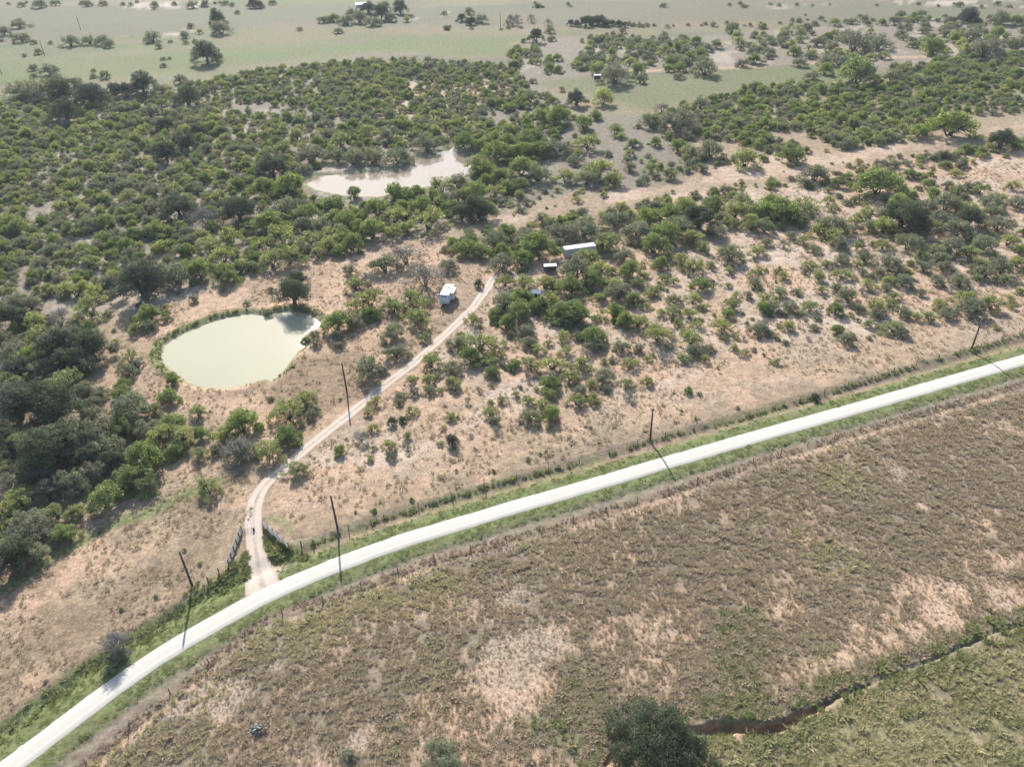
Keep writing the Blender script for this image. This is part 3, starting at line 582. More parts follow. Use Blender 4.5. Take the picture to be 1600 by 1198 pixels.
# ------------------------------------------------------------------ plants: where they stand
# positions read off the photograph, tile by tile: tile origin, then x y width kind (quarter pixels)
TILES = [((800, 300), """890 290 180 g;960 230 160 g;780 200 190 d;860 130 150 g;1170 130 200 o;1040 180 170 d;1260 40 150 g;1130 260 130 m;1280 210 140 d;1190 320 100 m;440 190 200 d;580 260 180 d;160 300 210 g;60 390 150 g;300 210 170 d;90 250 160 d;650 130 170 d;1400 90 150 m;1500 170 140 m;1560 90 150 g;1450 30 160 m;1000 90 150 g;1080 60 140 g;1350 160 110 m;1580 200 110 d;
470 375 150 m;600 290 170 m;700 380 110 d;740 460 140 g;640 560 120 m;930 430 100 g;1060 410 100 m;1140 440 120 m;1240 440 70 m;1370 360 150 d;1540 350 100 m;1590 300 80 d;400 450 200 d;500 520 150 g;370 560 170 g;205 540 130 m;70 540 120 m;660 600 150 d;550 480 140 m;790 540 100 m;880 600 80 m;940 520 60 m;1010 540 60 m;1185 550 110 g;1360 480 60 m;1520 550 90 d;1500 500 60 m;1550 470 60 m;
50 640 140 g;240 660 150 m;350 700 200 g;420 740 170 g;300 720 150 g;40 720 180 g;540 640 90 m;640 720 140 g;700 780 120 g;760 650 110 g;790 790 120 m;860 620 70 m;930 740 70 m;1015 650 90 d;1010 720 110 m;1110 740 90 m;1130 640 110 m;1190 700 60 m;1380 680 90 m;1350 740 80 g;1470 630 60 d;1570 650 80 m;1575 710 90 g;
90 850 130 d;100 920 110 d;320 880 100 m;340 810 80 d;510 870 150 g;520 930 120 d;690 950 100 d;790 960 70 d;910 860 150 m;1040 800 70 m;1080 860 60 m;1120 890 130 m;1140 960 110 d;1230 960 70 d;1160 810 70 m;1200 1020 70 m;1070 1010 90 m;940 1010 70 y;740 1050 90 m;630 1030 60 d;1310 820 120 m;1550 830 120 d;20 1060 80 g;110 1060 120 m;155 690 110 g;90 660 90 g;200 690 90 g;260 560 90 m;160 970 80 m;250 1050 140 m;430 1050 130 m;340 980 80 m;360 1130 110 m;230 1170 130 g;500 1180 80 m;575 1120 130 d;720 1170 90 m;230 930 60 m;470 1000 70 y;840 700 60 m"""),
 ((1200, 300), """80 80 200 g;240 50 150 m;210 170 90 g;320 220 110 m;420 170 180 d;640 110 110 m;500 50 60 d;380 40 70 m;560 140 60 m;640 200 90 d;730 190 130 m;850 110 200 o;900 160 180 o;830 50 130 g;1020 180 110 m;1090 130 140 d;1270 150 130 o;1190 210 130 d;1270 250 100 d;1260 90 100 m;1420 100 110 d;1450 180 120 d;1360 290 130 d;1510 280 100 m;1580 350 70 g;1560 40 100 d;1400 30 120 d;1130 40 150 d;990 60 120 d;30 40 150 g;150 110 130 d;
90 210 60 m;230 290 80 m;100 320 60 y;290 340 80 d;420 250 120 m;450 310 100 d;560 330 70 m;610 380 100 d;720 310 90 m;770 420 150 d;890 280 150 d;1050 340 110 m;1150 310 120 d;1270 350 110 m;960 380 70 m;1080 390 100 d;1100 450 80 d;980 450 80 d;1330 420 80 m;1470 440 120 d;1370 470 110 d;1560 420 80 m;100 510 70 m;260 440 80 m;320 510 80 m;370 440 70 m;470 490 100 m;470 400 100 d;600 490 60 d;690 490 70 d;630 560 80 m;770 530 80 m;850 530 110 d;1060 530 80 d;1210 520 120 d;960 610 60 d;1310 520 60 m;1490 520 80 m;
80 610 80 m;180 610 60 d;440 580 80 d;500 620 120 d;750 580 70 d;790 630 70 m;1240 640 120 m;1280 690 140 d;1400 670 110 m;1580 600 50 g;1520 650 60 m;1150 590 50 y;20 690 110 d;140 690 110 d;270 690 110 m;430 720 90 g;570 710 70 d;680 690 110 m;690 740 90 d;840 730 90 d;1080 690 70 m;1130 730 100 d;1010 760 80 m;90 740 60 d;210 750 60 m;130 820 80 m;290 830 60 d;440 840 80 g;490 900 90 d;640 810 70 m;790 820 120 m;840 860 80 d;530 890 40 d;930 770 60 m;10 860 60 d;70 820 40 m;520 760 40 m;1420 830 40 m;410 450 50 y;340 600 60 m;560 440 60 m"""),
 ((400, 300), """560 150 170 g;750 80 160 g;400 180 130 d;300 100 170 g;150 240 200 m;450 280 170 m;590 290 150 g;720 210 170 g;860 120 160 m;1070 130 220 m;1020 60 150 g;850 230 120 m;1390 80 200 o;1280 120 140 o;200 360 180 m;330 260 150 m;90 400 160 m;510 340 110 g;380 360 100 m;40 310 150 m;180 60 180 d;60 150 190 g;480 60 170 g;640 200 140 g;940 200 120 m;
1310 310 170 g;1490 270 180 d;1560 220 140 g;1230 300 100 g;1530 420 160 d;1400 350 130 g;230 630 210 o;250 530 150 o;70 740 60 d;90 600 50 d;800 430 160 d;930 370 180 y;1050 500 220 y;1200 430 140 d;610 550 140 m;710 540 110 y;700 650 200 m;500 790 180 g;610 790 130 d;710 740 130 g;850 690 150 m;990 650 190 m;1000 760 170 m;850 850 160 d;1050 890 90 m;870 970 150 d;690 1070 200 d;780 1090 90 d;310 905 60 g;365 885 60 d;370 935 70 d;500 890 70 d;510 950 60 d;
1390 570 60 o;1350 780 110 m;1240 920 130 d;1400 910 220 m;1330 1010 130 g;1440 1030 150 m;1220 1080 150 d;1470 1110 110 g;1090 1040 130 m;960 1150 80 m;1075 1150 100 m;1230 1170 110 m;1490 740 120 g;1540 660 180 d;1560 800 120 g;1550 540 120 m;1590 880 60 d;1590 1090 60 g;580 470 90 d"""),
 ((400, 600), """85 80 50 d;190 130 220 m;300 60 150 m;345 170 90 d;190 290 170 g;70 390 190 m;0 250 40 g;240 510 150 m;520 395 90 g;650 310 110 y;720 260 80 m;845 225 65 o;915 210 60 o;970 150 90 m;745 90 90 m;900 50 80 d;985 30 80 d;1080 20 90 d;830 370 90 m;840 430 80 d;945 310 60 m;945 370 60 y;710 455 60 m;1225 345 100 o;1150 360 50 m;1165 265 50 m;1460 160 110 m;1490 220 70 d;1530 90 70 m;1240 20 70 m;1390 30 50 y;1215 190 80 m;970 715 30 g;735 780 40 g;1480 535 30 g;1140 30 60 m;620 790 26 d;1250 535 26 d;1320 100 50 y"""),
 ((800, 600), """25 55 60 m;100 90 100 m;230 40 110 m;240 170 140 g;110 180 140 d;400 80 120 m;430 30 90 d;510 70 100 m;730 60 80 y;590 10 80 d;1060 160 25 d;1145 210 25 g;1410 140 30 d;100 460 40 d;175 430 30 d;210 415 25 d;490 265 30 d;460 260 24 d;1100 30 60 g;1170 50 40 d"""),
 ((0, 600), """330 110 320 o;90 110 290 o;400 330 320 o;260 420 290 o;560 160 150 d;100 340 180 m;590 260 190 d;640 370 220 d;760 50 150 g;780 130 240 d;950 140 110 m;1045 60 120 g;1230 160 110 m;760 260 150 g;910 250 160 d;1000 310 180 m;1130 290 180 m;1240 300 110 g;880 450 220 g;830 550 220 g;1080 410 110 g;990 450 80 m;780 620 130 g;700 470 150 o;560 520 160 d;640 690 190 g;410 590 180 d;120 690 180 m;340 780 140 m;480 770 130 m;50 590 110 d;160 830 220 d;390 910 150 g;80 960 220 d;240 920 150 d;60 1070 230 o;220 1040 150 d;360 960 100 d;30 500 100 m;150 540 100 m;250 560 180 o;480 640 130 d;560 430 160 o;280 640 150 d;20 780 140 m;20 300 200 o;1500 220 190 g;1390 310 130 m;1480 390 190 y;1480 395 170 d;1240 420 110 m;1590 420 80 m;1330 400 90 d;1290 625 150 m;620 920 26 g;1150 1030 30 d;1245 1115 30 d"""),
 ((0, 300), """925 745 140 g;845 830 100 m;935 820 90 d;1035 780 60 d;860 540 260 o;550 690 180 m;360 770 130 y;200 790 140 m;240 870 200 m;70 960 170 d;360 960 250 o;560 950 220 o;430 1020 240 o;180 1010 150 g;60 1150 170 m;370 1150 240 m;800 1020 110 m;790 1100 120 d;850 1060 80 d;1070 1165 90 g;760 1190 100 g;180 680 110 d;1090 480 200 d;1240 470 150 g;1390 470 190 g;1300 290 180 m;1380 370 170 m;1420 250 150 m;1100 60 220 o;1270 120 190 y;1480 80 230 o;1540 690 50 d;100 1080 180 o;250 1090 160 d;530 1060 160 d"""),
 ((0, 898), """280 660 26 d;970 130 28 d;755 210 30 g"""),
 ((400, 0), """1290 850 150 g;1400 880 120 g;1500 900 200 g;1420 1010 170 g;1380 1010 140 m;1520 1080 130 g;1570 860 120 g;880 925 190 d;1060 845 180 d;600 950 160 d;720 945 150 d;860 1180 140 g;930 1190 140 g;1150 1130 150 m;1260 1110 140 d;220 1120 180 g;90 1010 200 o;330 920 190 d;500 940 140 d;170 1160 150 g;610 1195 90 g;1370 1170 170 g;1480 1160 150 m;1000 1180 120 g;40 1150 150 g;290 1030 110 d;160 900 120 g;520 850 150 m;700 790 150 m;820 800 150 d;250 830 90 m;170 790 70 m;440 660 70 g;530 630 100 d;
150 1180 20 d"""),
 ((800, 0), """150 220 95 o;245 225 60 d;130 490 55 d;20 530 70 d;310 545 50 m;400 600 130 o;570 580 140 m;115 590 100 d;210 585 60 d;290 420 60 g;220 435 50 d;290 700 160 g;200 690 150 g;450 740 130 g;520 700 90 g;650 790 110 m;755 880 90 g;470 860 150 m;400 970 110 d;540 1010 200 m;470 1090 130 d;870 730 140 d;1040 700 240 d;1080 670 130 d;940 660 80 y;1110 830 80 d;990 830 80 m;1040 900 100 g;1100 930 110 m;800 480 75 d;980 415 60 g;1050 400 80 g;1040 460 65 d;1210 380 160 d;650 420 190 d;540 400 120 g;780 420 100 g;1375 160 85 d;690 180 50 d;120 830 200 g;60 900 200 g;170 900 160 g;280 880 180 d;60 1010 180 g;160 1050 170 d;1440 380 70 d;1520 350 90 g;1240 900 160 d;1460 960 160 m;870 1030 90 m;990 1060 110 m;1190 1030 80 d;330 1080 120 m;640 1090 140 m;740 1030 80 d;810 1110 80 d;1220 690 70 m;1180 620 110 d"""),
 ((1200, 0), """360 415 90 g;285 455 80 d;205 370 85 d;365 350 100 d;455 350 110 d;570 400 210 g;790 445 120 d;1250 85 80 o;1260 280 100 m;985 150 60 d;795 120 65 d;1040 260 130 g;720 330 70 m;940 115 50 d;1430 105 80 d;1120 160 50 d;1470 855 140 o;1540 860 90 d;950 800 120 g;1160 740 200 g;300 1050 160 d;450 1120 100 g;700 1080 260 g;1440 190 90 g;1280 190 110 d;1380 245 180 d;1560 250 110 d;700 225 140 d;550 205 200 d;150 930 160 g"""),
 ((0, 0), """110 130 75 d;18 185 60 d;125 215 80 d;70 215 30 d;430 235 90 d;550 235 75 d;630 235 80 d;675 262 60 d;235 315 45 d;150 340 28 d;940 210 90 d;1185 150 45 d;1145 205 60 d;1240 190 40 m;1350 100 100 o;1370 150 110 d;1280 310 165 o;1215 250 36 d;1015 395 42 d;1015 360 30 d;1055 360 22 d;200 410 55 d;300 415 95 d;575 460 48 d;650 455 65 d;580 432 30 d;205 465 40 d;345 465 70 d;455 490 90 d;550 570 180 o;380 570 150 o;400 680 150 o;880 510 160 o;710 550 90 o;770 550 100 o;1005 545 80 d;1165 590 130 o;100 530 140 d;200 530 160 d;290 520 130 d;1030 770 130 o;1160 880 120 o;1030 940 150 o;1240 800 120 o;125 600 80 d;240 605 80 d;930 670 130 d;1330 720 90 m;1395 840 60 m;1120 480 80 d"""),
]
PLANTS = []      # x, y, width, kind, hand-placed
for (ox, oy), txt in TILES:
    for e in txt.replace('\n', '').split(';'):
        if not e.strip(): continue
        a, b_, w_, k = e.split(); px, py = ox + float(a) / 3.9925, oy + float(b_) / 3.9925; wp = float(w_) / 3.9925
        g0 = G(px, py); slant = math.sqrt(g0[0] ** 2 + g0[1] ** 2 + CAM_H ** 2); wm = wp * slant / FOC * (1.15 if oy == 300 and ox >= 800 else .98 if k == 'o' else 1.06)
        g1 = G(px, py, .40 * wm); PLANTS.append([g1[0], g1[1], wm, k, 1])
# far trees along the field edges
for px, py, wp, k in [(505, 27, 18, 'd'), (520, 24, 20, 'g'), (540, 26, 24, 'd'), (560, 22, 26, 'd'), (580, 26, 28, 'd'), (595, 18, 24, 'o'), (610, 24, 18, 'd'), (625, 10, 22, 'o'), (575, 8, 24, 'o'), (635, 28, 12, 'm'), (600, 6, 20, 'd'), (550, 16, 18, 'd'),
                      (642, 24, 8, 'd'), (733, 14, 16, 'd'), (722, 26, 16, 'o'), (736, 30, 18, 'o'), (752, 26, 20, 'd'), (800, 30, 18, 'y'), (808, 28, 14, 'y'), (830, 28, 14, 'y'), (857, 34, 12, 'y'), (795, 34, 14, 'y'),
                      (892, 36, 10, 'o'), (902, 36, 12, 'o'), (915, 33, 18, 'o'), (924, 30, 18, 'o'), (936, 30, 20, 'o'), (946, 34, 16, 'o'), (956, 35, 12, 'o'), (966, 36, 12, 'o'), (976, 38, 10, 'o'), (990, 36, 10, 'd'), (999, 38, 8, 'd'), (1012, 38, 8, 'd'), (1022, 37, 8, 'd'),
                      (1043, 40, 8, 'm'), (1075, 37, 7, 'd'), (1096, 38, 6, 'd'), (60, 2, 18, 'd'), (85, 2, 12, 'd'), (135, 2, 14, 'd'), (160, 2, 12, 'd'), (240, 3, 14, 'd'), (300, 3, 18, 'd'), (320, 3, 14, 'd'), (395, 2, 18, 'o'), (405, 5, 14, 'o'), (240, 11, 8, 'm'), (1515, 22, 24, 'o'), (1565, 24, 26, 'd'), (1590, 26, 24, 'g'),
                      (468, 43, 10, 'd'), (528, 44, 16, 'd'), (860, 44, 16, 'd'), (694, 18, 10, 'd'), (400, 2, 10, 'd'), (1250, 28, 10, 'd')]:
    g0 = G(px, py); slant = math.sqrt(g0[0] ** 2 + g0[1] ** 2 + CAM_H ** 2); wm = wp * slant / FOC; g1 = G(px, py, .4 * wm); PLANTS.append([g1[0], g1[1], wm, k, 1])
_rs = random.Random(77)
for x0, x1, y0, y1, n_f in ((0, 430, 1.5, 5, 26), (980, 1250, 34, 40, 16), (1230, 1600, 22, 32, 26), (660, 860, 39, 44, 10), (0, 330, 60, 66, 8), (820, 1600, 3, 9, 26)):
    for _ in range(n_f):
        px, py, wp = _rs.uniform(x0, x1), _rs.uniform(y0, y1), _rs.uniform(4, 11); g0 = G(px, py); wm = wp * math.sqrt(g0[0] ** 2 + g0[1] ** 2 + CAM_H ** 2) / FOC; g1 = G(px, py, .4 * wm); PLANTS.append([g1[0], g1[1], wm, 'd', 0])
PLANTS.append([*G(1032, 1152, 4.9), 12.8, 'o', 2])          # the big live oak at the bottom edge
PLANTS.append([*G(690, 1186, 1.6), 6.3, 'd', 2])            # grey-green bush beside the bare patch
PLANTS.append([*G(1170, 1117, .5), 1.9, 'g', 2])            # lime bush at the gully lip
PLANTS.append([*G(187, 1020, 0.0), 5.4, 'y', 2])             # leafless tree at the road
PLANTS.append([*G(175, 1032, 1.0), 3.6, 'd', 2])
PLANTS.append([*G(190, 1020, .8), 2.6, 'd', 2])
PLANTS.append([*G(545, 1178, .5), 2.3, 'd', 2])
PLANTS.append([*G(1274, 618, .7), 2.4, 'o', 2])
NHAND = len(PLANTS)
def fill(pts, step, size, kinds, keep, seed, gapsize=22.0, gap=.0):
    P = poly(pts); rs = np.random.default_rng(seed); lo = P.min(0); hi = P.max(0)
    nx = int((hi[0] - lo[0]) / step) + 1; ny = int((hi[1] - lo[1]) / step) + 1
    X, Y = np.meshgrid(np.arange(nx), np.arange(ny)); X = lo[0] + (X + rs.uniform(-.45, .45, X.shape) + (Y % 2) * .5) * step; Y = lo[1] + (Y + rs.uniform(-.45, .45, Y.shape)) * step
    X = X.ravel(); Y = Y.ravel(); ok = inpoly(X, Y, P) & (rs.random(len(X)) < keep)
    if gap: ok &= fbm(X, Y, gapsize, 3, seed) > gap
    for P2 in (POND1, POND2): ok &= ~inpoly(X, Y, P2)
    X = X[ok]; Y = Y[ok]
    fk = fbm(X, Y, 30, 2, seed + 3)
    names = ''.join(k * int(v) for k, v in kinds.items())
    for x, y, f in zip(X, Y, fk):
        k = names[rs.integers(len(names))]; s = (size[0] + (size[1] - size[0]) * rs.random() ** 1.35 * 1.12) * (.75 + .5 * f) * (1.35 if k == 'o' else 1)
        PLANTS.append([x, y, s, k, 0])
K1 = dict(m=5, g=5, d=8)
fill([(-140, 172), (60, 162), (200, 144), (300, 134), (420, 110), (560, 96), (700, 98), (800, 102), (820, 132), (890, 172), (880, 205), (850, 250), (760, 290), (740, 235), (600, 240), (470, 270), (440, 300), (480, 330), (560, 380), (480, 410), (330, 440), (180, 470), (60, 480), (-140, 500)], 4.3, (2.8, 6.4), K1, .97, 1, 15, .28)
fill([(430, 305), (470, 308), (540, 326), (640, 314), (740, 292), (790, 255), (840, 260), (830, 290), (770, 320), (720, 335), (640, 370), (560, 382), (480, 400), (420, 380)], 4.6, (4, 6.5), dict(m=4, g=7, d=4), .85, 2)
fill([(800, 66), (830, 56), (900, 53), (1000, 58), (1060, 60), (1100, 72), (1120, 100), (1000, 108), (880, 112), (800, 110)], 6.5, (4, 7.5), dict(m=3, g=3, d=8), .85, 3, 40, .40)
fill([(1100, 72), (1200, 42), (1330, 30), (1500, 24), (1720, 20), (1720, 70), (1400, 98), (1280, 94), (1180, 92)], 9.5, (5, 9), dict(m=2, g=2, d=8), .8, 4, 45, .47)
fill([(1000, 190), (1080, 162), (1200, 134), (1300, 132), (1370, 112), (1600, 80), (1760, 60), (1760, 150), (1560, 182), (1480, 210), (1300, 238), (1200, 243), (1150, 225), (1060, 215)], 4.4, (3.2, 6.4), dict(m=4, g=6, d=6), .95, 5, 25, .33)
fill([(860, 185), (1000, 180), (1060, 235), (1160, 250), (1060, 282), (920, 300), (860, 300), (880, 250)], 7.5, (2.5, 5), dict(m=6, g=2, d=5), .55, 6, 20, .42)
fill([(1000, 330), (1060, 300), (1250, 290), (1390, 252), (1500, 236), (1600, 228), (1760, 200), (1760, 300), (1600, 330), (1400, 330), (1200, 330), (1150, 345), (1000, 385)], 5.2, (2.8, 5.6), dict(m=6, g=3, d=6), .8, 7, 18, .42)
fill([(1200, 330), (1760, 300), (1760, 420), (1600, 450), (1400, 430), (1200, 390)], 5.2, (1.5, 4.2), dict(m=5, g=1, d=4, y=2), .55, 17, 18, .42)
fill([(690, 384), (760, 362), (860, 344), (960, 326), (1050, 308), (1080, 350), (960, 385), (935, 383), (880, 378), (870, 400), (800, 405), (700, 405)], 4.4, (3.6, 6), dict(g=5, d=7, m=2), .9, 8)
fill([(-120, 510), (60, 500), (150, 500), (165, 560), (120, 600), (240, 640), (310, 690), (240, 740), (170, 775), (105, 825), (0, 880), (-120, 920)], 4.4, (3.4, 6), dict(g=3, d=7, o=2, m=1), .8, 9)
fill([(480, 640), (700, 530), (770, 460), (900, 430), (1100, 400), (1300, 430), (1250, 540), (1100, 590), (900, 640), (700, 700), (560, 730)], 5.0, (.9, 3.4), dict(m=7, g=1, d=4, y=2), .62, 10, 14, .34)
fill([(1100, 420), (1760, 300), (1760, 440), (1500, 500), (1250, 560), (1120, 590)], 5.0, (.9, 3.2), dict(m=7, g=1, d=4, y=2), .6, 12, 14, .36)
fill([(1480, 212), (1300, 240), (1060, 286), (860, 322), (800, 345), (960, 320), (1100, 296), (1300, 264), (1500, 232)], 4.5, (.8, 2.2), dict(m=3, d=5, y=2), .30, 31)
fill([(1000, 258), (1180, 242), (1300, 237), (1290, 245), (1170, 254), (1000, 288)], 4.6, (1.4, 4.2), dict(m=5, g=2, d=6), .7, 33)
fill([(1060, 300), (1250, 278), (1390, 248), (1600, 220), (1700, 205), (1700, 222), (1600, 236), (1390, 262), (1250, 294), (1060, 318)], 4.4, (1.4, 4.2), dict(m=6, g=2, d=6), .75, 34)
fill([(770, 304), (860, 296), (980, 292), (950, 306), (840, 330), (760, 346), (715, 352)], 4.4, (1.4, 4.4), dict(m=5, g=2, d=6), .7, 35)
fill([(0, 500), (230, 450), (330, 460), (260, 490), (180, 540), (150, 580), (0, 540)], 6, (1.2, 3), dict(m=3, d=5, y=2), .6, 13)
fill([(420, 160), (500, 145), (580, 170), (520, 215), (420, 210)], 6, (1, 2.4), dict(d=4, y=4), .6, 14)
fill([(-150, 5), (400, 5), (800, 40), (700, 80), (400, 90), (-150, 120)], 70, (2, 6), dict(d=5, m=2), .25, 15)
fill([(820, 2), (1700, 2), (1700, 22), (1100, 35), (820, 40)], 60, (2, 5), dict(d=5, m=2), .3, 16)
# keep the drive, road, trailer yard and the hand-placed plants clear of the scattered ones
A = np.array([[p[0], p[1], p[2]] for p in PLANTS]); kk = [p[3] for p in PLANTS]
keep = np.ones(len(A), bool); hp = A[:NHAND]
fillx = A[NHAND:]
kf = dline(fillx[:, 0], fillx[:, 1], DRIVE) > 2.0 + fillx[:, 2] * .45
kf &= dline(fillx[:, 0], fillx[:, 1], ROAD_P) > ROAD_HW + 8
for P in (POND1, POND2): kf &= sdist(fillx[:, 0], fillx[:, 1], P) > 1.0 + fillx[:, 2] * .2
for pts in ([(640, 430), (760, 425), (775, 455), (700, 515), (670, 500), (680, 470)], [(868, 402), (940, 380), (945, 400), (900, 415)], [(840, 405), (880, 403), (885, 422), (845, 425)], [(825, 440), (850, 440), (850, 470), (825, 470)],
            [(800, 118), (960, 112), (1100, 112), (1270, 102), (1330, 114), (1290, 128), (1200, 130), (1080, 158), (1000, 176), (930, 152)],
            [(1700, 172), (1480, 217), (1180, 256), (960, 304), (700, 360), (640, 384), (800, 348), (1100, 288), (1380, 242), (1700, 192)]):
    kf &= ~inpoly(fillx[:, 0], fillx[:, 1], poly(pts))
for i in range(0, len(fillx), 2000):
    d = np.hypot(fillx[i:i + 2000, None, 0] - hp[None, :, 0], fillx[i:i + 2000, None, 1] - hp[None, :, 1])
    kf[i:i + 2000] &= (d > (hp[None, :, 2] + fillx[i:i + 2000, None, 2]) * .34).all(1)
keep[NHAND:] = kf
PL = [PLANTS[i] for i in range(len(A)) if keep[i]]
XY = np.array([[p[0], p[1]] for p in PL]); HZ = height(XY[:, 0], XY[:, 1])

KIND = {'m': ('mesquite_shrub', 'olive mesquite', 'mesquite shrubs on the sandy rangeland'), 'g': ('green_bush', 'green bush', 'leafy green bushes'),
        'o': ('live_oak_tree', 'dark oak', 'dark live oaks'), 'd': ('brush_shrub', 'dull brush', 'dull grey-green brush shrubs'),
        'y': ('bare_shrub', 'leafless shrub', 'leafless grey shrubs')}
CATS = {'m': 'shrub', 'g': 'bush', 'o': 'tree', 'd': 'shrub', 'y': 'shrub'}
LANDMARKS = [('white travel trailer', G(698, 464)), ('long cargo box', G(905, 392)), ('milky near pond', POND1.mean(0)), ('muddy far pond', POND2.mean(0)), ('entrance drum', G(397, 828)),
             ('feeder shelter', G(934, 122)), ('leftmost road pole', G(300, 914)), ('entrance pole', G(528, 826)), ('mid-road pole', G(1016, 687)), ('rightmost road pole', G(1518, 546)), ('drive pole', G(545, 612)),
             ('small shed', G(838, 458)), ('lone field oak', G(320, 95)), ('far farmhouse', G(567, 5)), ('dark cedar row', G(930, 42))]
ONES = 'zero one two three four five six seven eight nine ten eleven twelve thirteen fourteen fifteen sixteen seventeen eighteen nineteen'.split(); TENS = '- - twenty thirty forty fifty sixty seventy eighty ninety'.split()
def spell(n):
    if n < 20: return ONES[n]
    if n < 100: return TENS[n // 10] + ('-' + ONES[n % 10] if n % 10 else '')
    return ('' if n // 100 == 1 else ONES[n // 100] + '-') + 'hundred' + ('-' + spell(n % 100) if n % 100 else '')
def where(x, y):
    i = min(range(len(LANDMARKS)), key=lambda k: math.hypot(LANDMARKS[k][1][0] - x, LANDMARKS[k][1][1] - y)); n, p = LANDMARKS[i]
    dx, dy = int(round(x - p[0])), int(round(y - p[1])); s = []
    if dx: s.append('%s metres %s' % (spell(abs(dx)), 'right' if dx > 0 else 'left'))
    if dy: s.append('%s metres %s' % (spell(abs(dy)), 'past' if dy > 0 else 'before'))
    return ', '.join(s) + ' the ' + n if dy else ', '.join(s) + ' of the ' + n if dx else 'beside the ' + n
SPECIAL = {}
used = set()
def plant_obj(p, h, label=None, dens_mesh=None):
    x, y, wm, k, hand = p; nm, words, grp = KIND[k]
    i = random.randrange(len(PROTO[k])); cm, tm, _ = dens_mesh or PROTO[k][i]
    e = empty(nm, (x, y, h), random.uniform(0, 6.28)); s = wm / 5.0; qx = random.uniform(.84, 1.2); e.scale = (s * qx, s / qx, s * random.uniform(.8, 1.18) * (1.0 if wm < 9 else .95)); e.rotation_euler = (random.gauss(0, .06), random.gauss(0, .06), random.uniform(0, 6.28))
    t_ = link('trunk', tm, e); c_ = link('crown', cm, e)
    if not label:
        size = 'small' if wm < 2.6 else 'medium' if wm < 5.2 else 'large'
        label = '%s %s %s' % (size, words, where(x, y))
        if label in used: label = label.replace(size, 'another ' + size, 1)
        used.add(label)
    tag(e, label, CATS[k], grp)
    return e
DENSE = {}
def dense(kind, seed, d):
    return proto_meshes(kind, seed, d)
SPEC_LABEL = {NHAND - 8: ('big dark live oak cut off by the bottom edge of the picture', ('big', 5001, 1.0)), NHAND - 7: ('grey-green bush beside a bare patch at the bottom edge', ('d', 5002, 2.0)),
              NHAND - 6: ('small lime bush on the lip of the orange gully', ('g', 5003, .8)), NHAND - 5: ('leafless grey tree standing beside the white road, shadow on the road', ('dead', 5004, 1.0)),
              NHAND - 4: ('dark bush at the foot of the leafless roadside tree', None), NHAND - 3: ('smaller dark bush behind the leafless roadside tree', None),
              NHAND - 2: ('low dark bush in the brown field near the bottom edge', None), NHAND - 1: ('dark round bush on the roadside fence line toward the right', None)}
stuff = {k: [] for k in KIND}; solo = {k: [] for k in KIND}
for i, p in enumerate(PL):
    px, py, d = PX(p[0], p[1], HZ[i] + p[2] * .35); r_ = p[2] * .45 * FOC / d
    vis = (-r_ * .6 < px < IW + r_ * .6) and (-r_ * .4 < py < IH + r_ * .6)
    (solo if vis else stuff)[p[3]].append((p[2] / d, i))
LIMIT = 298
for k in KIND:
    solo[k].sort(reverse=True)
    forced = [q for q in solo[k] if PL[q[1]][4] == 2]; rest = [q for q in solo[k] if PL[q[1]][4] != 2]
    take = (forced + rest)[:LIMIT]; stuff[k] += (forced + rest)[LIMIT:]
    for _, i in take:
        sp = SPEC_LABEL.get(i)
        plant_obj(PL[i], HZ[i], sp[0] if sp else None, dense(*sp[1]) if sp and sp[1] else None)
THICKET = {'m': 'olive green mesquite thicket spread over the distance', 'g': 'leafy green thicket spread over the distance', 'o': 'dark oaks massed in the distance', 'd': 'dull grey-green brush thicket spread over the distance', 'y': 'sparse leafless grey brush in the distance'}
for k in KIND:
    ids = [q[1] for q in stuff[k]]
    if ids:
        n = len(ids); sz = np.array([PL[i][2] / 5.0 for i in ids])
        scatter({'m': 'mesquite_thicket', 'g': 'green_thicket', 'o': 'oak_wood', 'd': 'brush_thicket', 'y': 'bare_brush'}[k], np.stack([XY[ids, 0], XY[ids, 1], HZ[ids]], 1),
                np.stack([sz * (qq := RNG.uniform(.84, 1.2, n)), sz / qq, sz * RNG.uniform(.78, 1.18, n)], 1), RNG.uniform(0, 6.28, n), RNG.integers(0, NV[k], n), LIB[k], THICKET[k])
    print('PLANTS', k, 'solo', min(LIMIT, len(solo[k])), 'stuff', len(ids))

# ------------------------------------------------------------------ grass and weeds
def tuft_mesh(seed, mat, blades=26, h=.5, spread=.34, wdt=.055, lean=.6):
    rs = np.random.default_rng(seed); V = []; F = []; T = []
    for i in range(blades):
        th = rs.uniform(0, 6.28); r = spread * .6 * math.sqrt(rs.random()); b0 = np.array([math.cos(th) * r, math.sin(th) * r, -.03])
        d = np.array([math.cos(th + rs.normal() * .5), math.sin(th + rs.normal() * .5), 0]); hh = h * rs.uniform(.55, 1.1); ln = lean * hh * rs.uniform(.3, 1.2)
        s = np.array([-d[1], d[0], 0]) * wdt * rs.uniform(.7, 1.3)
        mid = b0 + d * ln * .4 + np.array([0, 0, hh * .7]); tip = b0 + d * ln + np.array([0, 0, hh])
        n = len(V); V += [b0 - s, b0 + s, mid + s * .9, mid - s * .9, tip + s * .3, tip - s * .3]; F += [(n, n + 1, n + 2, n + 3), (n + 3, n + 2, n + 4, n + 5)]; T += [rs.uniform(.2, .9)] * 6
    me = mesh_np('tuft', np.array(V), np.array(F), [mat]); a = me.attributes.new('tint', 'FLOAT', 'POINT'); a.data.foreach_set('value', np.array(T, np.float32)); return me
def tuft_lib(name, mat, seed, n=4, **kw):
    col = bpy.data.collections.new('library_' + name)
    for i in range(n): col.objects.link(bpy.data.objects.new('library_tuft', tuft_mesh(seed + i, MAT[mat], **kw)))
    return col
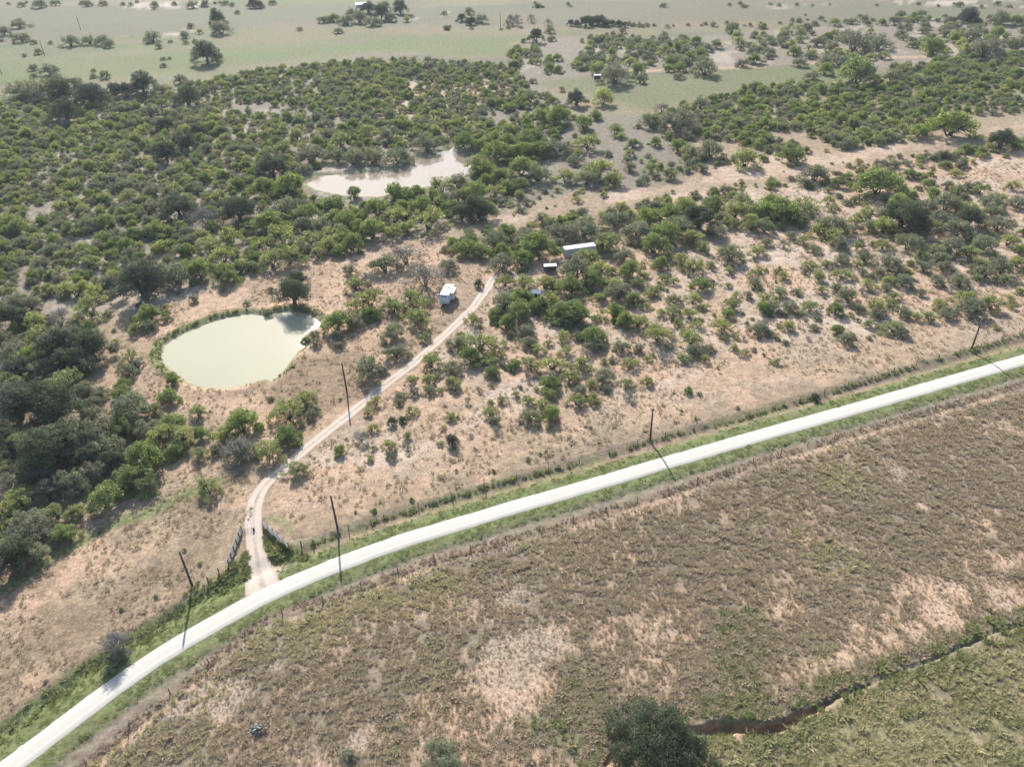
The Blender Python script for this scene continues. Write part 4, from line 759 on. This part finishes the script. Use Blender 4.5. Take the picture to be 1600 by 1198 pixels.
TL = {'dry': tuft_lib('dry', 'tuft_dry', 900, h=.46, spread=.55, wdt=.042, lean=1.1, blades=34), 'olive': tuft_lib('olive', 'tuft_olive', 920, h=.46, spread=.55, wdt=.042, lean=1.1, blades=34),
      'green': tuft_lib('green', 'tuft_green', 940, h=.12, spread=.6, wdt=.06, lean=2.2), 'weedg': tuft_lib('weedg', 'weed_dark', 960, h=.42, spread=.6, wdt=.07, blades=30, lean=1.3), 'weedb': tuft_lib('weedb', 'weed_brown', 980, h=.45, spread=.55, wdt=.06, blades=28, lean=1.2)}
def sample_poly(pts, dens, seed):
    P = poly(pts) if not isinstance(pts, np.ndarray) else pts; lo = P.min(0); hi = P.max(0); rs = np.random.default_rng(seed); n = int(dens * (hi[0] - lo[0]) * (hi[1] - lo[1]))
    x = rs.uniform(lo[0], hi[0], n); y = rs.uniform(lo[1], hi[1], n); k = inpoly(x, y, P); return x[k], y[k], rs
def in_view(x, y, mx=160): 
    px, py, d = PX(x, y, np.zeros_like(x)); return (px > -mx) & (px < IW + mx) & (py < IH + mx) & (d > 5)
def grass(name, lib, x, y, rs, lo, hi, label, zs=1.0, mul=None):
    k = in_view(x, y); x = x[k]; y = y[k]; n = len(x); s = rs.uniform(lo, hi, n) * (1.0 if mul is None else mul[k])
    if lo < .6: s = np.where(rs.random(n) < .10, s * 1.7, s)
    scatter(name, np.stack([x, y, height(x, y)], 1), np.stack([s, s, s * zs * rs.uniform(.8, 1.2, n)], 1), rs.uniform(0, 6.28, n), rs.integers(0, 4, n), TL[lib], label)
    print('GRASS', name, n)
def gbf(x): return np.exp(-((x - G(1175, 1138)[0]) / 9.0) ** 4)
def band(P, lo, hi, dens, seed):
    P = resample(P, 1.0); rs = np.random.default_rng(seed); d = np.gradient(P, axis=0); d /= np.hypot(d[:, 0], d[:, 1])[:, None]; nrm = np.stack([-d[:, 1], d[:, 0]], 1)
    n = int(len(P) * abs(hi - lo) * dens); i = rs.integers(0, len(P), n); q = P[i] + nrm[i] * rs.uniform(min(lo, hi), max(lo, hi), n)[:, None] + d[i] * rs.uniform(-.5, .5, n)[:, None]; return q[:, 0], q[:, 1], rs
LF = [(60, 1260), (130, 1204), (248, 1106), (361, 1014), (413, 976), (550, 930), (657, 890), (760, 860), (950, 806), (1039, 779), (1200, 725), (1350, 680), (1497, 638), (1740, 570), (1780, 930), (1600, 972), (1475, 1020), (1290, 1096), (1195, 1134), (1100, 1132), (1000, 1146), (930, 1200), (880, 1340), (60, 1340)]
x, y, rs = sample_poly(LF, 5.2, 41); _, bare = soils(x, y)
nn = fbm(x, y, 2.2, 3, 87); k = (rs.random(len(x)) < np.clip(1.15 - 1.0 * bare, .34, 1)) & (nn > .30) & (dline(x, y, GULLY) > .5 + .8 * gbf(x))
sel = fbm(x, y, 16, 3, 15) + rs.uniform(-.12, .12, len(x)) > .69
grass('field_grass', 'dry', x[k & ~sel], y[k & ~sel], rs, .36, .78, 'brown bunch grass covering the lower field', 1.0, (1 - .55 * sst(.35, .75, bare))[k & ~sel]); grass('field_grass', 'olive', x[k & sel], y[k & sel], rs, .36, .78, 'olive grass in patches over the lower field')
GP = [[(1120, 955), (1180, 950), (1215, 1000), (1190, 1060), (1215, 1100), (1140, 1110), (1110, 1060)], [(890, 1050), (940, 1045), (950, 1090), (900, 1110), (880, 1140), (840, 1120)], [(820, 1120), (930, 1130), (960, 1160), (900, 1180), (830, 1150)], [(1060, 1120), (1090, 1080), (1200, 1110), (1290, 1080), (1250, 1110), (1180, 1128)], [(1240, 1070), (1350, 1040), (1480, 1000), (1600, 960), (1600, 980), (1440, 1036), (1300, 1090)]]
xs, ys_ = [], []
for i, pts in enumerate(GP):
    x, y, rs = sample_poly(pts, 2.2, 60 + i); xs.append(x); ys_.append(y)
x = np.concatenate(xs); y = np.concatenate(ys_); k = dline(x, y, GULLY) > 1.3; k &= rs.random(len(x)) < .6; grass('field_weeds', 'weedg', x[k], y[k], rs, .35, .8, 'green weeds in patches along the gully')
x, y, rs = sample_poly([(940, 1230), (1020, 1172), (1100, 1150), (1200, 1152), (1290, 1114), (1400, 1060), (1475, 1032), (1620, 982), (1800, 930), (1800, 1360), (900, 1360)], 5.0, 43)
k = (fbm(x, y, 2.2, 3, 88) > .33) & (dline(x, y, GULLY) > .45 + .75 * gbf(x)); grass('meadow_grass', 'olive', x[k], y[k], rs, .36, .80, 'olive green tall grass beyond the gully')
k2 = k & (fbm(x, y, 8, 3, 19) > .55); grass('meadow_weeds', 'weedg', x[k2][::2] + .3, y[k2][::2], rs, .4, .8, 'green weeds in the tall grass beyond the gully')
x, y, rs = sample_poly([(-120, 940), (0, 890), (110, 830), (180, 775), (260, 735), (330, 700), (400, 735), (412, 760), (385, 830), (330, 890), (210, 990), (70, 1085), (-120, 1200)], 1.1, 44)
k = fbm(x, y, 7, 3, 90) > .45; grass('pasture_grass', 'dry', x[k], y[k], rs, .3, .75, 'sparse straw grass over the pasture beside the road', .7)
x, y, rs = sample_poly([(440, 820), (470, 720), (640, 590), (760, 470), (860, 410), (1040, 330), (1250, 290), (1400, 260), (1760, 230), (1760, 480), (1600, 520), (1280, 610), (1010, 680), (720, 762)], .55, 45)
k = (fbm(x, y, 9, 3, 92) > .44) & (dline(x, y, DRIVE) > 1.8); grass('range_grass', 'dry', x[k], y[k], rs, .35, .9, 'sparse dry tufts on the sandy range among the shrubs', .75)
x, y, rs = sample_poly([(160, 640), (140, 590), (200, 520), (260, 470), (430, 430), (620, 380), (760, 380), (780, 440), (640, 560), (470, 710), (380, 700), (240, 660)], .6, 46)
k = (fbm(x, y, 7, 3, 93) > .46) & (dline(x, y, DRIVE) > 1.8) & (sdist(x, y, POND1) > 1); grass('yard_grass', 'dry', x[k], y[k], rs, .35, .85, 'sparse dry tufts round the near pond and trailer yard', .75)
x, y, rs = band(GULLY, -2.2, 2.2, 1.5, 58); dg_ = dline(x, y, GULLY); k = (dg_ > .45 + .85 * gbf(x)) & (fbm(x, y, 4, 3, 38) > .42); grass('gully_weeds', 'weedg', x[k], y[k], rs, .5, 1.2, 'green weeds crowding the lips of the gully')
# verges
for lo, hi, nm, lab in ((ROAD_HW + .25, ROAD_HW + 2.7, 'verge_grass', 'green verge grass between the road and the upper fence'), (-ROAD_HW - .25, -ROAD_HW - 2.8, 'verge_grass', 'green verge grass on the near side of the road')):
    x, y, rs = band(RCw, lo, hi, 2.4, 47)
    if lo > 0: xb, yb, _ = band(RCw, hi, hi + 3.4, 2.0, 57); kb = xb < G(395, 905)[0]; x = np.concatenate([x, xb[kb]]); y = np.concatenate([y, yb[kb]])
    k = (fbm(x, y, 3, 3, 94) > .36) & (dline(x, y, DRIVE) > 2.4); grass(nm, 'green', x[k], y[k], rs, .4, .85, lab)
for P, lib, wd, dn, lo, hi, lab, nm in ((FENCE_U_L, 'weedg', 1.5, 3.0, .3, .8, 'green weeds along the fence of the pasture', 'fence_weeds'), (FENCE_U_R, 'weedg', .55, 3.0, .25, .7, 'green weeds along the fence above the road', 'fence_weeds'),
                                        (FENCE_L, 'weedb', .9, 4.0, .2, .55, 'tall brown weeds along the near fence', 'fence_weeds')):
    x, y, rs = band(P, -wd, wd, dn, 48); k = fbm(x, y, 6, 3, 95) > .33; grass(nm, lib, x[k], y[k], rs, lo, hi, lab)
x, y, rs = sample_poly([(386, 860), (360, 885), (330, 915), (345, 930), (380, 905), (390, 895), (391, 870)], 3, 49); x2, y2, _ = sample_poly([(413, 826), (440, 852), (480, 862), (480, 874), (430, 880), (418, 868), (413, 845)], 3, 50)
grass('entrance_weeds', 'weedg', np.concatenate([x, x2]), np.concatenate([y, y2]), rs, .4, 1.0, 'bright green weeds either side of the ranch entrance')
x, y, rs = band(np.vstack([POND1, POND1[:1]]), -2.6, 2.6, 2.0, 51); s = sdist(x, y, POND1); k = (s > .35) & ((x < G(310, 550)[0]) | (y > G(400, 500)[1] - 2) | (fbm(x, y, 5, 2, 9) > .6)) & (fbm(x, y, 3.5, 3, 29) > .45); grass('bank_weeds', 'weedg', x[k], y[k], rs, .25, .75, 'green weeds fringing the near pond bank')

# ------------------------------------------------------------------ built things
WOODP = plain('weathered_wood', (.13, .10, .08), .9); WOODG = plain('grey_board', (.40, .385, .36), .8); STEEL = plain('galvanised', (.55, .56, .56), .45, .5)
WHITE = plain('white_panel', (.52, .52, .51), .4, 0, .05, 1.0); GREYP = plain('grey_panel', (.45, .47, .49), .5, 0, .08); DARK = plain('dark_gap', (.03, .03, .035), .5); GLASS = plain('window_glass', (.05, .06, .07), .1); TYRE = plain('tyre', (.03, .03, .03), .8)
POLEM = plain('creosote_pole', (.075, .052, .040), .9)
POLE_H = 7.9
def pole(x, y, label, hgt=POLE_H, grp='utility poles along the road'):
    e = empty('utility_pole', (x, y, hz(x, y)))
    MB().tube([(0, 0, -.3), (0, 0, hgt * .5), (0, 0, hgt)], [.21, .185, .16], 9).build('shaft', POLEM, e, True)
    MB().tube([(0, 0, hgt), (0, 0, hgt + .22)], [.035, .035], 6).build('insulator_pin', STEEL, e); MB().tube([(0, 0, hgt + .16), (0, 0, hgt + .22), (0, 0, hgt + .34)], [.05, .08, .05], 8).build('insulator', GREYP, e)
    MB().box(-.02, .02, -.17, -.115, hgt - 1.3, hgt - .3).build('ground_wire_bracket', STEEL, e)
    return tag(e, label, 'utility pole', grp)
for (px, py), lab in (((300, 914), 'dark wooden pole left of the ranch entrance, leftmost along the road'), ((527.5, 825.5), 'dark wooden pole just right of the ranch entrance by the fence'), ((1016, 686.5), 'dark wooden pole on the fence line near the middle of the road'), ((1518, 545.5), 'dark wooden pole on the fence line toward the right edge')):
    pole(*G(px, py), lab)
cb = min(((abs(PX(*G(536 + (t_ - 566) * .13, t_), POLE_H)[1] - 566), t_) for t_ in np.arange(600, 650, .5)))[1]
pole(*G(536 + (cb - 566) * .13, cb), 'dark wooden pole beside the drive near the pond')
for (px, py), lab in (((3, 117), 'faint far pole at the left edge of the field'), ((70, 88), 'faint far pole in the left field'), ((126, 47), 'faint far pole high in the left field'), ((782, 42), 'faint far pole at the top near the tree clump')):
    pole(*G(px, py), lab, 9.5, 'far utility poles in the fields')

def fence(P, spacing, label, hgt=1.35, seed=1):
    P = resample(P, spacing); rs = random.Random(seed); e = empty('wire_fence', (P[0][0], P[0][1], 0)); o = np.array([P[0][0], P[0][1], 0])
    meshes = [MB().tube([(0, 0, -.3), (rs.uniform(-.04, .04), rs.uniform(-.04, .04), hgt * .6), (rs.uniform(-.08, .08), rs.uniform(-.08, .08), hgt)], [.085, .08, .07], 6).mesh('post', WOODP) for _ in range(5)]
    H = height(P[:, 0], P[:, 1]); pts = []
    for (x, y), h in zip(P, H):
        po = link('post', rs.choice(meshes), e); po.location = (x - o[0], y - o[1], h); po.rotation_euler = (rs.uniform(-.04, .04), rs.uniform(-.04, .04), rs.uniform(0, 6)); s = rs.uniform(.85, 1.2); po.scale = (s, s, rs.uniform(.85, 1.1))
        pts.append(Vector((x - o[0], y - o[1], h)))
    for zz in (.35, .7, 1.05): MB().tube([p + Vector((0, 0, zz)) for p in pts], .004, 3, False).build('wire', STEEL, e)
    tag(e, label, 'fence')
fence(FENCE_U_L, 6.5, 'wooden post and wire fence between the pasture and the road', seed=2)
fence(FENCE_U_R, 6.5, 'wooden post and wire fence running along the upper side of the road', seed=3)
fence(FENCE_L, 6.5, 'wooden post and wire fence along the near side of the road', seed=4)

def entrance(pb, npost, braces, label):
    """board fence wing at the drive: posts, four boards per bay; then an open braced stretch"""
    A = [np.array(G(*q)) for q in pb]; o = A[0]; e = empty('entrance_fence', (o[0], o[1], hz(*o)))
    L_ = np.linalg.norm(A[1] - A[0]); d = (A[1] - A[0]) / L_; ang = math.atan2(d[1], d[0]); pm = MB().tube([(0, 0, -.3), (0, 0, 1.45)], [.10, .095], 7).mesh('post', WOODP)
    ts = np.linspace(0, L_, npost)
    for t_ in ts: po = link('post', pm, e); po.location = (d[0] * t_, d[1] * t_, 0)
    bl = ts[1] - ts[0]
    for i in range(npost - 1):
        for z in (.22, .50, .78, 1.06, 1.32):
            b_ = MB().box(0, bl - .02, -.02, .02, 0, .20).build('board', WOODG, e); q = d * ts[i]; b_.location = (q[0] - d[1] * -.12, q[1] + d[0] * -.12, z - .1 + random.uniform(-.015, .015)); b_.rotation_euler = (0, random.uniform(-.006, .006), ang)
    P2 = [np.array(G(*q)) for q in braces]
    for q in P2: po = link('post', pm, e); po.location = (q[0] - o[0], q[1] - o[1], hz(*q) - hz(*o)); po.scale = (1.15, 1.15, 1.05)
    prev = A[1]
    for q in P2:
        MB().tube([(prev[0] - o[0], prev[1] - o[1], 1.36), (q[0] - o[0], q[1] - o[1], 1.36)], .07, 6).build('top_rail', WOODG, e); prev = q
    tag(e, label, 'fence', 'board fence wings at the ranch entrance')
entrance([(379, 831), (358, 884)], 6, [(343, 897), (326, 911)], 'grey board entrance fence on the pasture side of the drive')
entrance([(412, 821), (452, 857)], 6, [(471, 853), (490, 850)], 'grey board entrance fence on the right side of the drive')
# gate leaf folded open and the dark thing standing in the drive
g0 = np.array(G(382, 826)); e = empty('pipe_gate', (g0[0], g0[1], hz(*g0)), R(20))
for z in (.3, .6, .9, 1.2): MB().tube([(0, 0, z), (1.3, 0, z)], .028, 6).build('rail', STEEL, e)
for x in (0.0, .65, 1.3): MB().tube([(x, 0, .2), (x, 0, 1.28)], .032, 6).build('upright', STEEL, e)
tag(e, 'thin pale pipe gate at the left post of the entrance', 'gate')
g0 = np.array(G(397, 829)); e = empty('drum', (g0[0], g0[1], hz(*g0) + .03), 0, .62)
MB().tube([(0, 0, 0), (0, 0, .02), (0, 0, .3), (0, 0, .33), (0, 0, .6), (0, 0, .63), (0, 0, .9)], [.29, .3, .3, .315, .3, .315, .3], 16).build('body', DARK, e); MB().tube([(0, 0, .9), (0, 0, .94)], [.32, .3], 16).build('lid', TYRE, e)
tag(e, 'small dark drum standing in the middle of the drive entrance', 'drum')

# white travel trailer
c0 = G(699, 461.0, 1.5); a0 = G(692, 461, 2.9); a1 = G(702, 443.7, 2.9); ang = math.atan2(a1[1] - a0[1], a1[0] - a0[0])
TLn, TW, TH = 7.2, 2.45, 2.45; e = empty('travel_trailer', (c0[0], c0[1], hz(*c0)), ang)
def prism(profile, y0, y1): n = len(profile); mb = MB(); mb.add([(x, y0, z) for x, z in profile] + [(x, y1, z) for x, z in profile], [tuple(range(n)), tuple(range(2 * n - 1, n - 1, -1))] + [(i, i + n, (i + 1) % n + n, (i + 1) % n) for i in range(n)]); return mb
h0 = .55; h1 = h0 + TH
body = prism([(-TLn / 2 + .1, h0), (-TLn / 2 - .15, h0 + .7), (-TLn / 2 + .05, h0 + 1.5), (-TLn / 2 + .75, h1), (TLn / 2 - .25, h1), (TLn / 2, h1 - .25), (TLn / 2, h0)], -TW / 2, TW / 2).build('body', WHITE, e)
MB().box(-TLn / 2 + .8, TLn / 2 - .3, -TW / 2 + .06, TW / 2 - .06, h1 + .003, h1 + .05).build('roof_membrane', plain('roof_rubber', (.80, .80, .80), .5, 0, .06), e)
v = MB().box(-.2, .2, -.2, .2, h1 + .05, h1 + .18).build('roof_vent', GREYP, e); MB().box(1.2, 2.1, -.4, .4, h1 + .05, h1 + .32).build('air_conditioner', GREYP, e)
prism([(-TLn / 2 + .02, h0 + .003), (-TLn / 2 - .19, h0 + .7), (-TLn / 2 - .12, h0 + .95), (-TLn / 2 + .06, h0 + .95), (-TLn / 2 + .3, h0 + .003)], -TW / 2 - .012, TW / 2 + .012).build('front_cap', GREYP, e)
mtx = Matrix.Translation((-TLn / 2 + .38, 0, h0 + 2.0)) @ Matrix.Rotation(-.63, 4, 'Y'); MB().box(-.03, .0, -.75, .75, -.38, .38, mtx).build('front_window', GLASS, e)
so_ = MB().box(-1.0, 2.2, -TW / 2 - .8, -TW / 2 - .004, h0 + .15, h1 - .2).build('slide_out', WHITE, e); MB().box(-.2, 1.0, -TW / 2 - .82, -TW / 2 - .803, h0 + 1.0, h0 + 1.7).build('window', GLASS, so_)
MB().box(-2.5, -1.8, -TW / 2 - .03, -TW / 2 - .004, h0 + .05, h0 + 2.0).build('door', GREYP, e); MB().box(-1.5, -.3, TW / 2 + .004, TW / 2 + .03, h0 + 1.1, h0 + 1.8).build('window', GLASS, e); MB().box(1.2, 2.4, TW / 2 + .004, TW / 2 + .03, h0 + 1.1, h0 + 1.8).build('window', GLASS, e)
MB().box(-TLn / 2 + .3, TLn / 2 - .1, -TW / 2 - .012, TW / 2 + .012, h0 + .35, h0 + .5).build('stripe', GREYP, e)
MB().box(-TLn / 2 + .2, TLn / 2 - .2, -TW / 2 + .3, TW / 2 - .3, .38, h0 - .003).build('chassis', DARK, e)
MB().tube([(-TLn / 2 + .2, .6, .48), (-TLn / 2 - 1.1, 0, .48)], .06, 6).tube([(-TLn / 2 + .2, -.6, .48), (-TLn / 2 - 1.1, 0, .48)], .06, 6).tube([(-TLn / 2 - .9, 0, 0), (-TLn / 2 - .9, 0, .8)], .05, 6).build('hitch', DARK, e)
for sx in (-.1, .85):
    for sy in (-1, 1):
        wh = MB().tube([(sx, sy * (TW / 2 - .28), .35), (sx, sy * (TW / 2 - .03), .35)], .35, 18).build('wheel', TYRE, e); MB().tube([(sx, sy * (TW / 2 - .1), .35), (sx, sy * (TW / 2 - .015), .35)], .2, 12).build('rim', STEEL, wh)
tag(e, 'white travel trailer with slide-out parked in the clearing by the drive', 'trailer')

# long cargo box
a0 = G(881.5, 388.0, 2.7); a1 = G(929.5, 381.5, 2.7); mid = (a0 + a1) / 2; ang = math.atan2(a1[1] - a0[1], a1[0] - a0[0]); CL = np.linalg.norm(a1 - a0); e = empty('cargo_container', (mid[0], mid[1], hz(*mid)), ang)
CWd = 2.5; Hc = 2.75
MB().box(-CL / 2 + .02, CL / 2 - .02, -CWd / 2 + .03, CWd / 2 - .03, .12, Hc - .02).build('shell', WHITE, e)
rib = MB()
n = int(CL / .3)
for s in (-1, 1):
    pm = MB().box(-.075, .075, -.018, .018, .2, Hc - .15).mesh('corrugation', WHITE)
    for i in range(n): o_ = link('corrugation', pm, e); o_.location = (-CL / 2 + .25 + i * (CL - .5) / (n - 1), s * (CWd / 2 - .012), 0)
for sx in (-1, 1):
    for sy in (-1, 1): MB().box(sx * (CL / 2 - .09) - .09, sx * (CL / 2 - .09) + .09, sy * (CWd / 2 - .09) - .09, sy * (CWd / 2 - .09) + .09, 0, Hc).build('corner_post', GREYP, e)
MB().box(-CL / 2, CL / 2, -CWd / 2, CWd / 2, Hc + .003, Hc + .06).build('roof', WHITE, e)
for sy in (-1, 1): d_ = MB().box(-CL / 2 - .05, -CL / 2 + .016, min(sy * .03, sy * 1.1), max(sy * .03, sy * 1.1), .2, Hc - .2).build('door', GREYP, e); MB().tube([(-CL / 2 - .07, sy * .35, .25), (-CL / 2 - .07, sy * .35, Hc - .25)], .025, 6).build('lock_rod', STEEL, d_)
tag(e, 'long white cargo box half hidden by shrubs past the drive end', 'container')
# lean-to carport
a0 = G(849.5, 414.8, 2.2); a1 = G(869.5, 413.8, 2.2); mid = (a0 + a1) / 2; ang = math.atan2(a1[1] - a0[1], a1[0] - a0[0]); SL = np.linalg.norm(a1 - a0); e = empty('lean_to', (mid[0], mid[1], hz(*mid)), ang)
mtx = Matrix.Rotation(.10, 4, 'X'); rf = MB().box(-SL / 2, SL / 2, -.75, .75, 2.2, 2.26, mtx).build('roof', WHITE, e)
for i in range(9): MB().box(-SL / 2 + .2 + i * (SL - .4) / 8 - .03, -SL / 2 + .2 + i * (SL - .4) / 8 + .03, -.75, .75, 2.263, 2.295, mtx).build('roof_rib', WHITE, rf)
for sx in (-1, 0, 1):
    for sy in (-1, 1): MB().tube([(sx * (SL / 2 - .2), sy * .6, -.2), (sx * (SL / 2 - .2), sy * .6, 2.2 + sy * .06)], .06, 6).build('post', WOODP, e)
MB().box(-SL / 2 + .3, SL / 2 - .3, .5, .55, .1, 2.1).build('back_panel', DARK, e); MB().box(-SL / 2 + .5, SL * .1, -.4, .45, 0, .9).build('workbench', WOODP, e)
tag(e, 'low white-roofed lean-to shelter on posts beside the cargo box', 'shelter')
# small gabled shed
g0 = G(838.5, 456.5, 1.6); e = empty('small_shed', (g0[0], g0[1], hz(*g0)), R(-12))
MB().box(-1.05, 1.05, -1.0, 1.0, 0, 1.7).build('wall', GREYP, e)
for s in (-1, 1): mtx = Matrix.Translation((0, 0, 2.25)) @ Matrix.Rotation(s * .5, 4, 'X'); rf = MB().box(-1.25, 1.25, min(0, -s * 1.35), max(0, -s * 1.35), -.03, .03, mtx).build('roof_panel', WHITE, e)
prism([(-1.0, 1.703), (1.0, 1.703), (0, 2.2)], -1.0, -.95).build('gable', WHITE, e).rotation_euler = (0, 0, R(90)); MB().box(-.35, .35, -1.04, -1.003, .05, 1.55).build('door', DARK, e)
tag(e, 'small white-roofed shed buried in green bushes', 'shed')
g0 = G(911, 410, 1.2); e = empty('white_pipe', (g0[0], g0[1], hz(*g0))); MB().tube([(-.3, .2, -.1), (.25, -.1, 2.3)], .10, 8).build('pipe', WHITE, e); MB().tube([(.25, -.1, 2.3), (.27, -.11, 2.4)], .13, 8).build('cap', GREYP, e)
tag(e, 'leaning white pipe among shrubs in front of the cargo box', 'pipe')
# far feeder shelter
g0 = G(933.5, 121.5, 1.2); e = empty('feeder_shelter', (g0[0], g0[1], hz(*g0)), R(-4))
MB().box(-1.9, 1.9, -1.5, 1.5, 2.6, 2.72).build('roof', WHITE, e); MB().box(-1.6, 1.6, .6, 1.3, .2, 2.55).build('bin', DARK, e)
for sx in (-1, 1):
    for sy in (-1, 1): MB().box(sx * 1.7 - .06, sx * 1.7 + .06, sy * 1.35 - .06, sy * 1.35 + .06, -.2, 2.597).build('post', WOODP, e)
tag(e, 'small white-roofed feeder shelter alone in the clearing', 'shelter')
# far farmhouse
g0 = G(567, 6.5, 2.0); e = empty('farmhouse', (g0[0], g0[1], hz(*g0)), R(8), .72)
MB().box(-8, 8, -4, 4, 0, 3).build('wall', GREYP, e)
for s in (-1, 1): mtx = Matrix.Translation((0, 0, 4.6)) @ Matrix.Rotation(s * .36, 4, 'X'); MB().box(-8.6, 8.6, min(0, -s * 5.1), max(0, -s * 5.1), -.08, .08, mtx).build('roof_panel', GREYP, e)
for x in (-5.5, -2.5, 3.0, 5.8): MB().box(x - .6, x + .6, -4.05, -4.004, 1.0, 2.3).build('window', GLASS, e)
MB().box(-.2, .9, -4.06, -4.004, 0, 2.2).build('door', DARK, e)
tag(e, 'pale farmhouse roof among the far trees at the top', 'house')
# uprooted brush pile
g0 = G(402, 1138, .3); e = empty('brush_pile', (g0[0], g0[1], hz(*g0))); rs = random.Random(5)
for nm, mat, n, rr in (('dead_branches', plain('silver_wood', (.48, .46, .44), .8), 70, 1.0), ('shadow_limbs', plain('shadow_tone_wood', (.05, .047, .05), .9), 60, .8)):  # near-black limbs stand in for the dark shadow inside the pile
    mb = MB()
    for i in range(n):
        th = rs.uniform(0, 6.28); r0 = rs.uniform(0, .7); z = rs.uniform(.05, .9); p = Vector((math.cos(th) * r0, math.sin(th) * r0, z * (1.1 - r0))); d = Vector((rs.gauss(0, 1), rs.gauss(0, 1), rs.gauss(0.1, .4))).normalized() * rs.uniform(.5, 1.3) * rr
        mb.tube([p - d * .5, p + Vector((rs.gauss(0, .06), rs.gauss(0, .06), .05)), p + d * .5], [rs.uniform(.03, .07), .035, .012], 5)
    if nm == 'shadow_limbs': mb.tube([(-.7, .1, .3), (0, 0, .5), (.7, -.2, .35)], [.3, .36, .25], 9)
    mb.build(nm, mat, e)
tag(e, 'heap of silver dead branches with a shadow-coloured core in the brown field', 'brush pile')

# ------------------------------------------------------------------ haze
if HAZE_DENSITY > 0:
    me = MB().box(-7500, 7500, -600, 8900, -4, 106).mesh('haze'); o = link('haze', me)
    m = bpy.data.materials.new('haze_air'); m.use_nodes = True; t = m.node_tree; t.nodes.remove(t.nodes['Principled BSDF'])
    v = t.nodes.new('ShaderNodeVolumePrincipled'); v.inputs['Color'].default_value = (.84, .92, 1.0, 1); v.inputs['Density'].default_value = HAZE_DENSITY; v.inputs['Anisotropy'].default_value = .2
    t.links.new(v.outputs[0], t.nodes['Material Output'].inputs['Volume']); me.materials.append(m)
    tag(o, 'pale summer haze over the rangeland', kind='stuff')
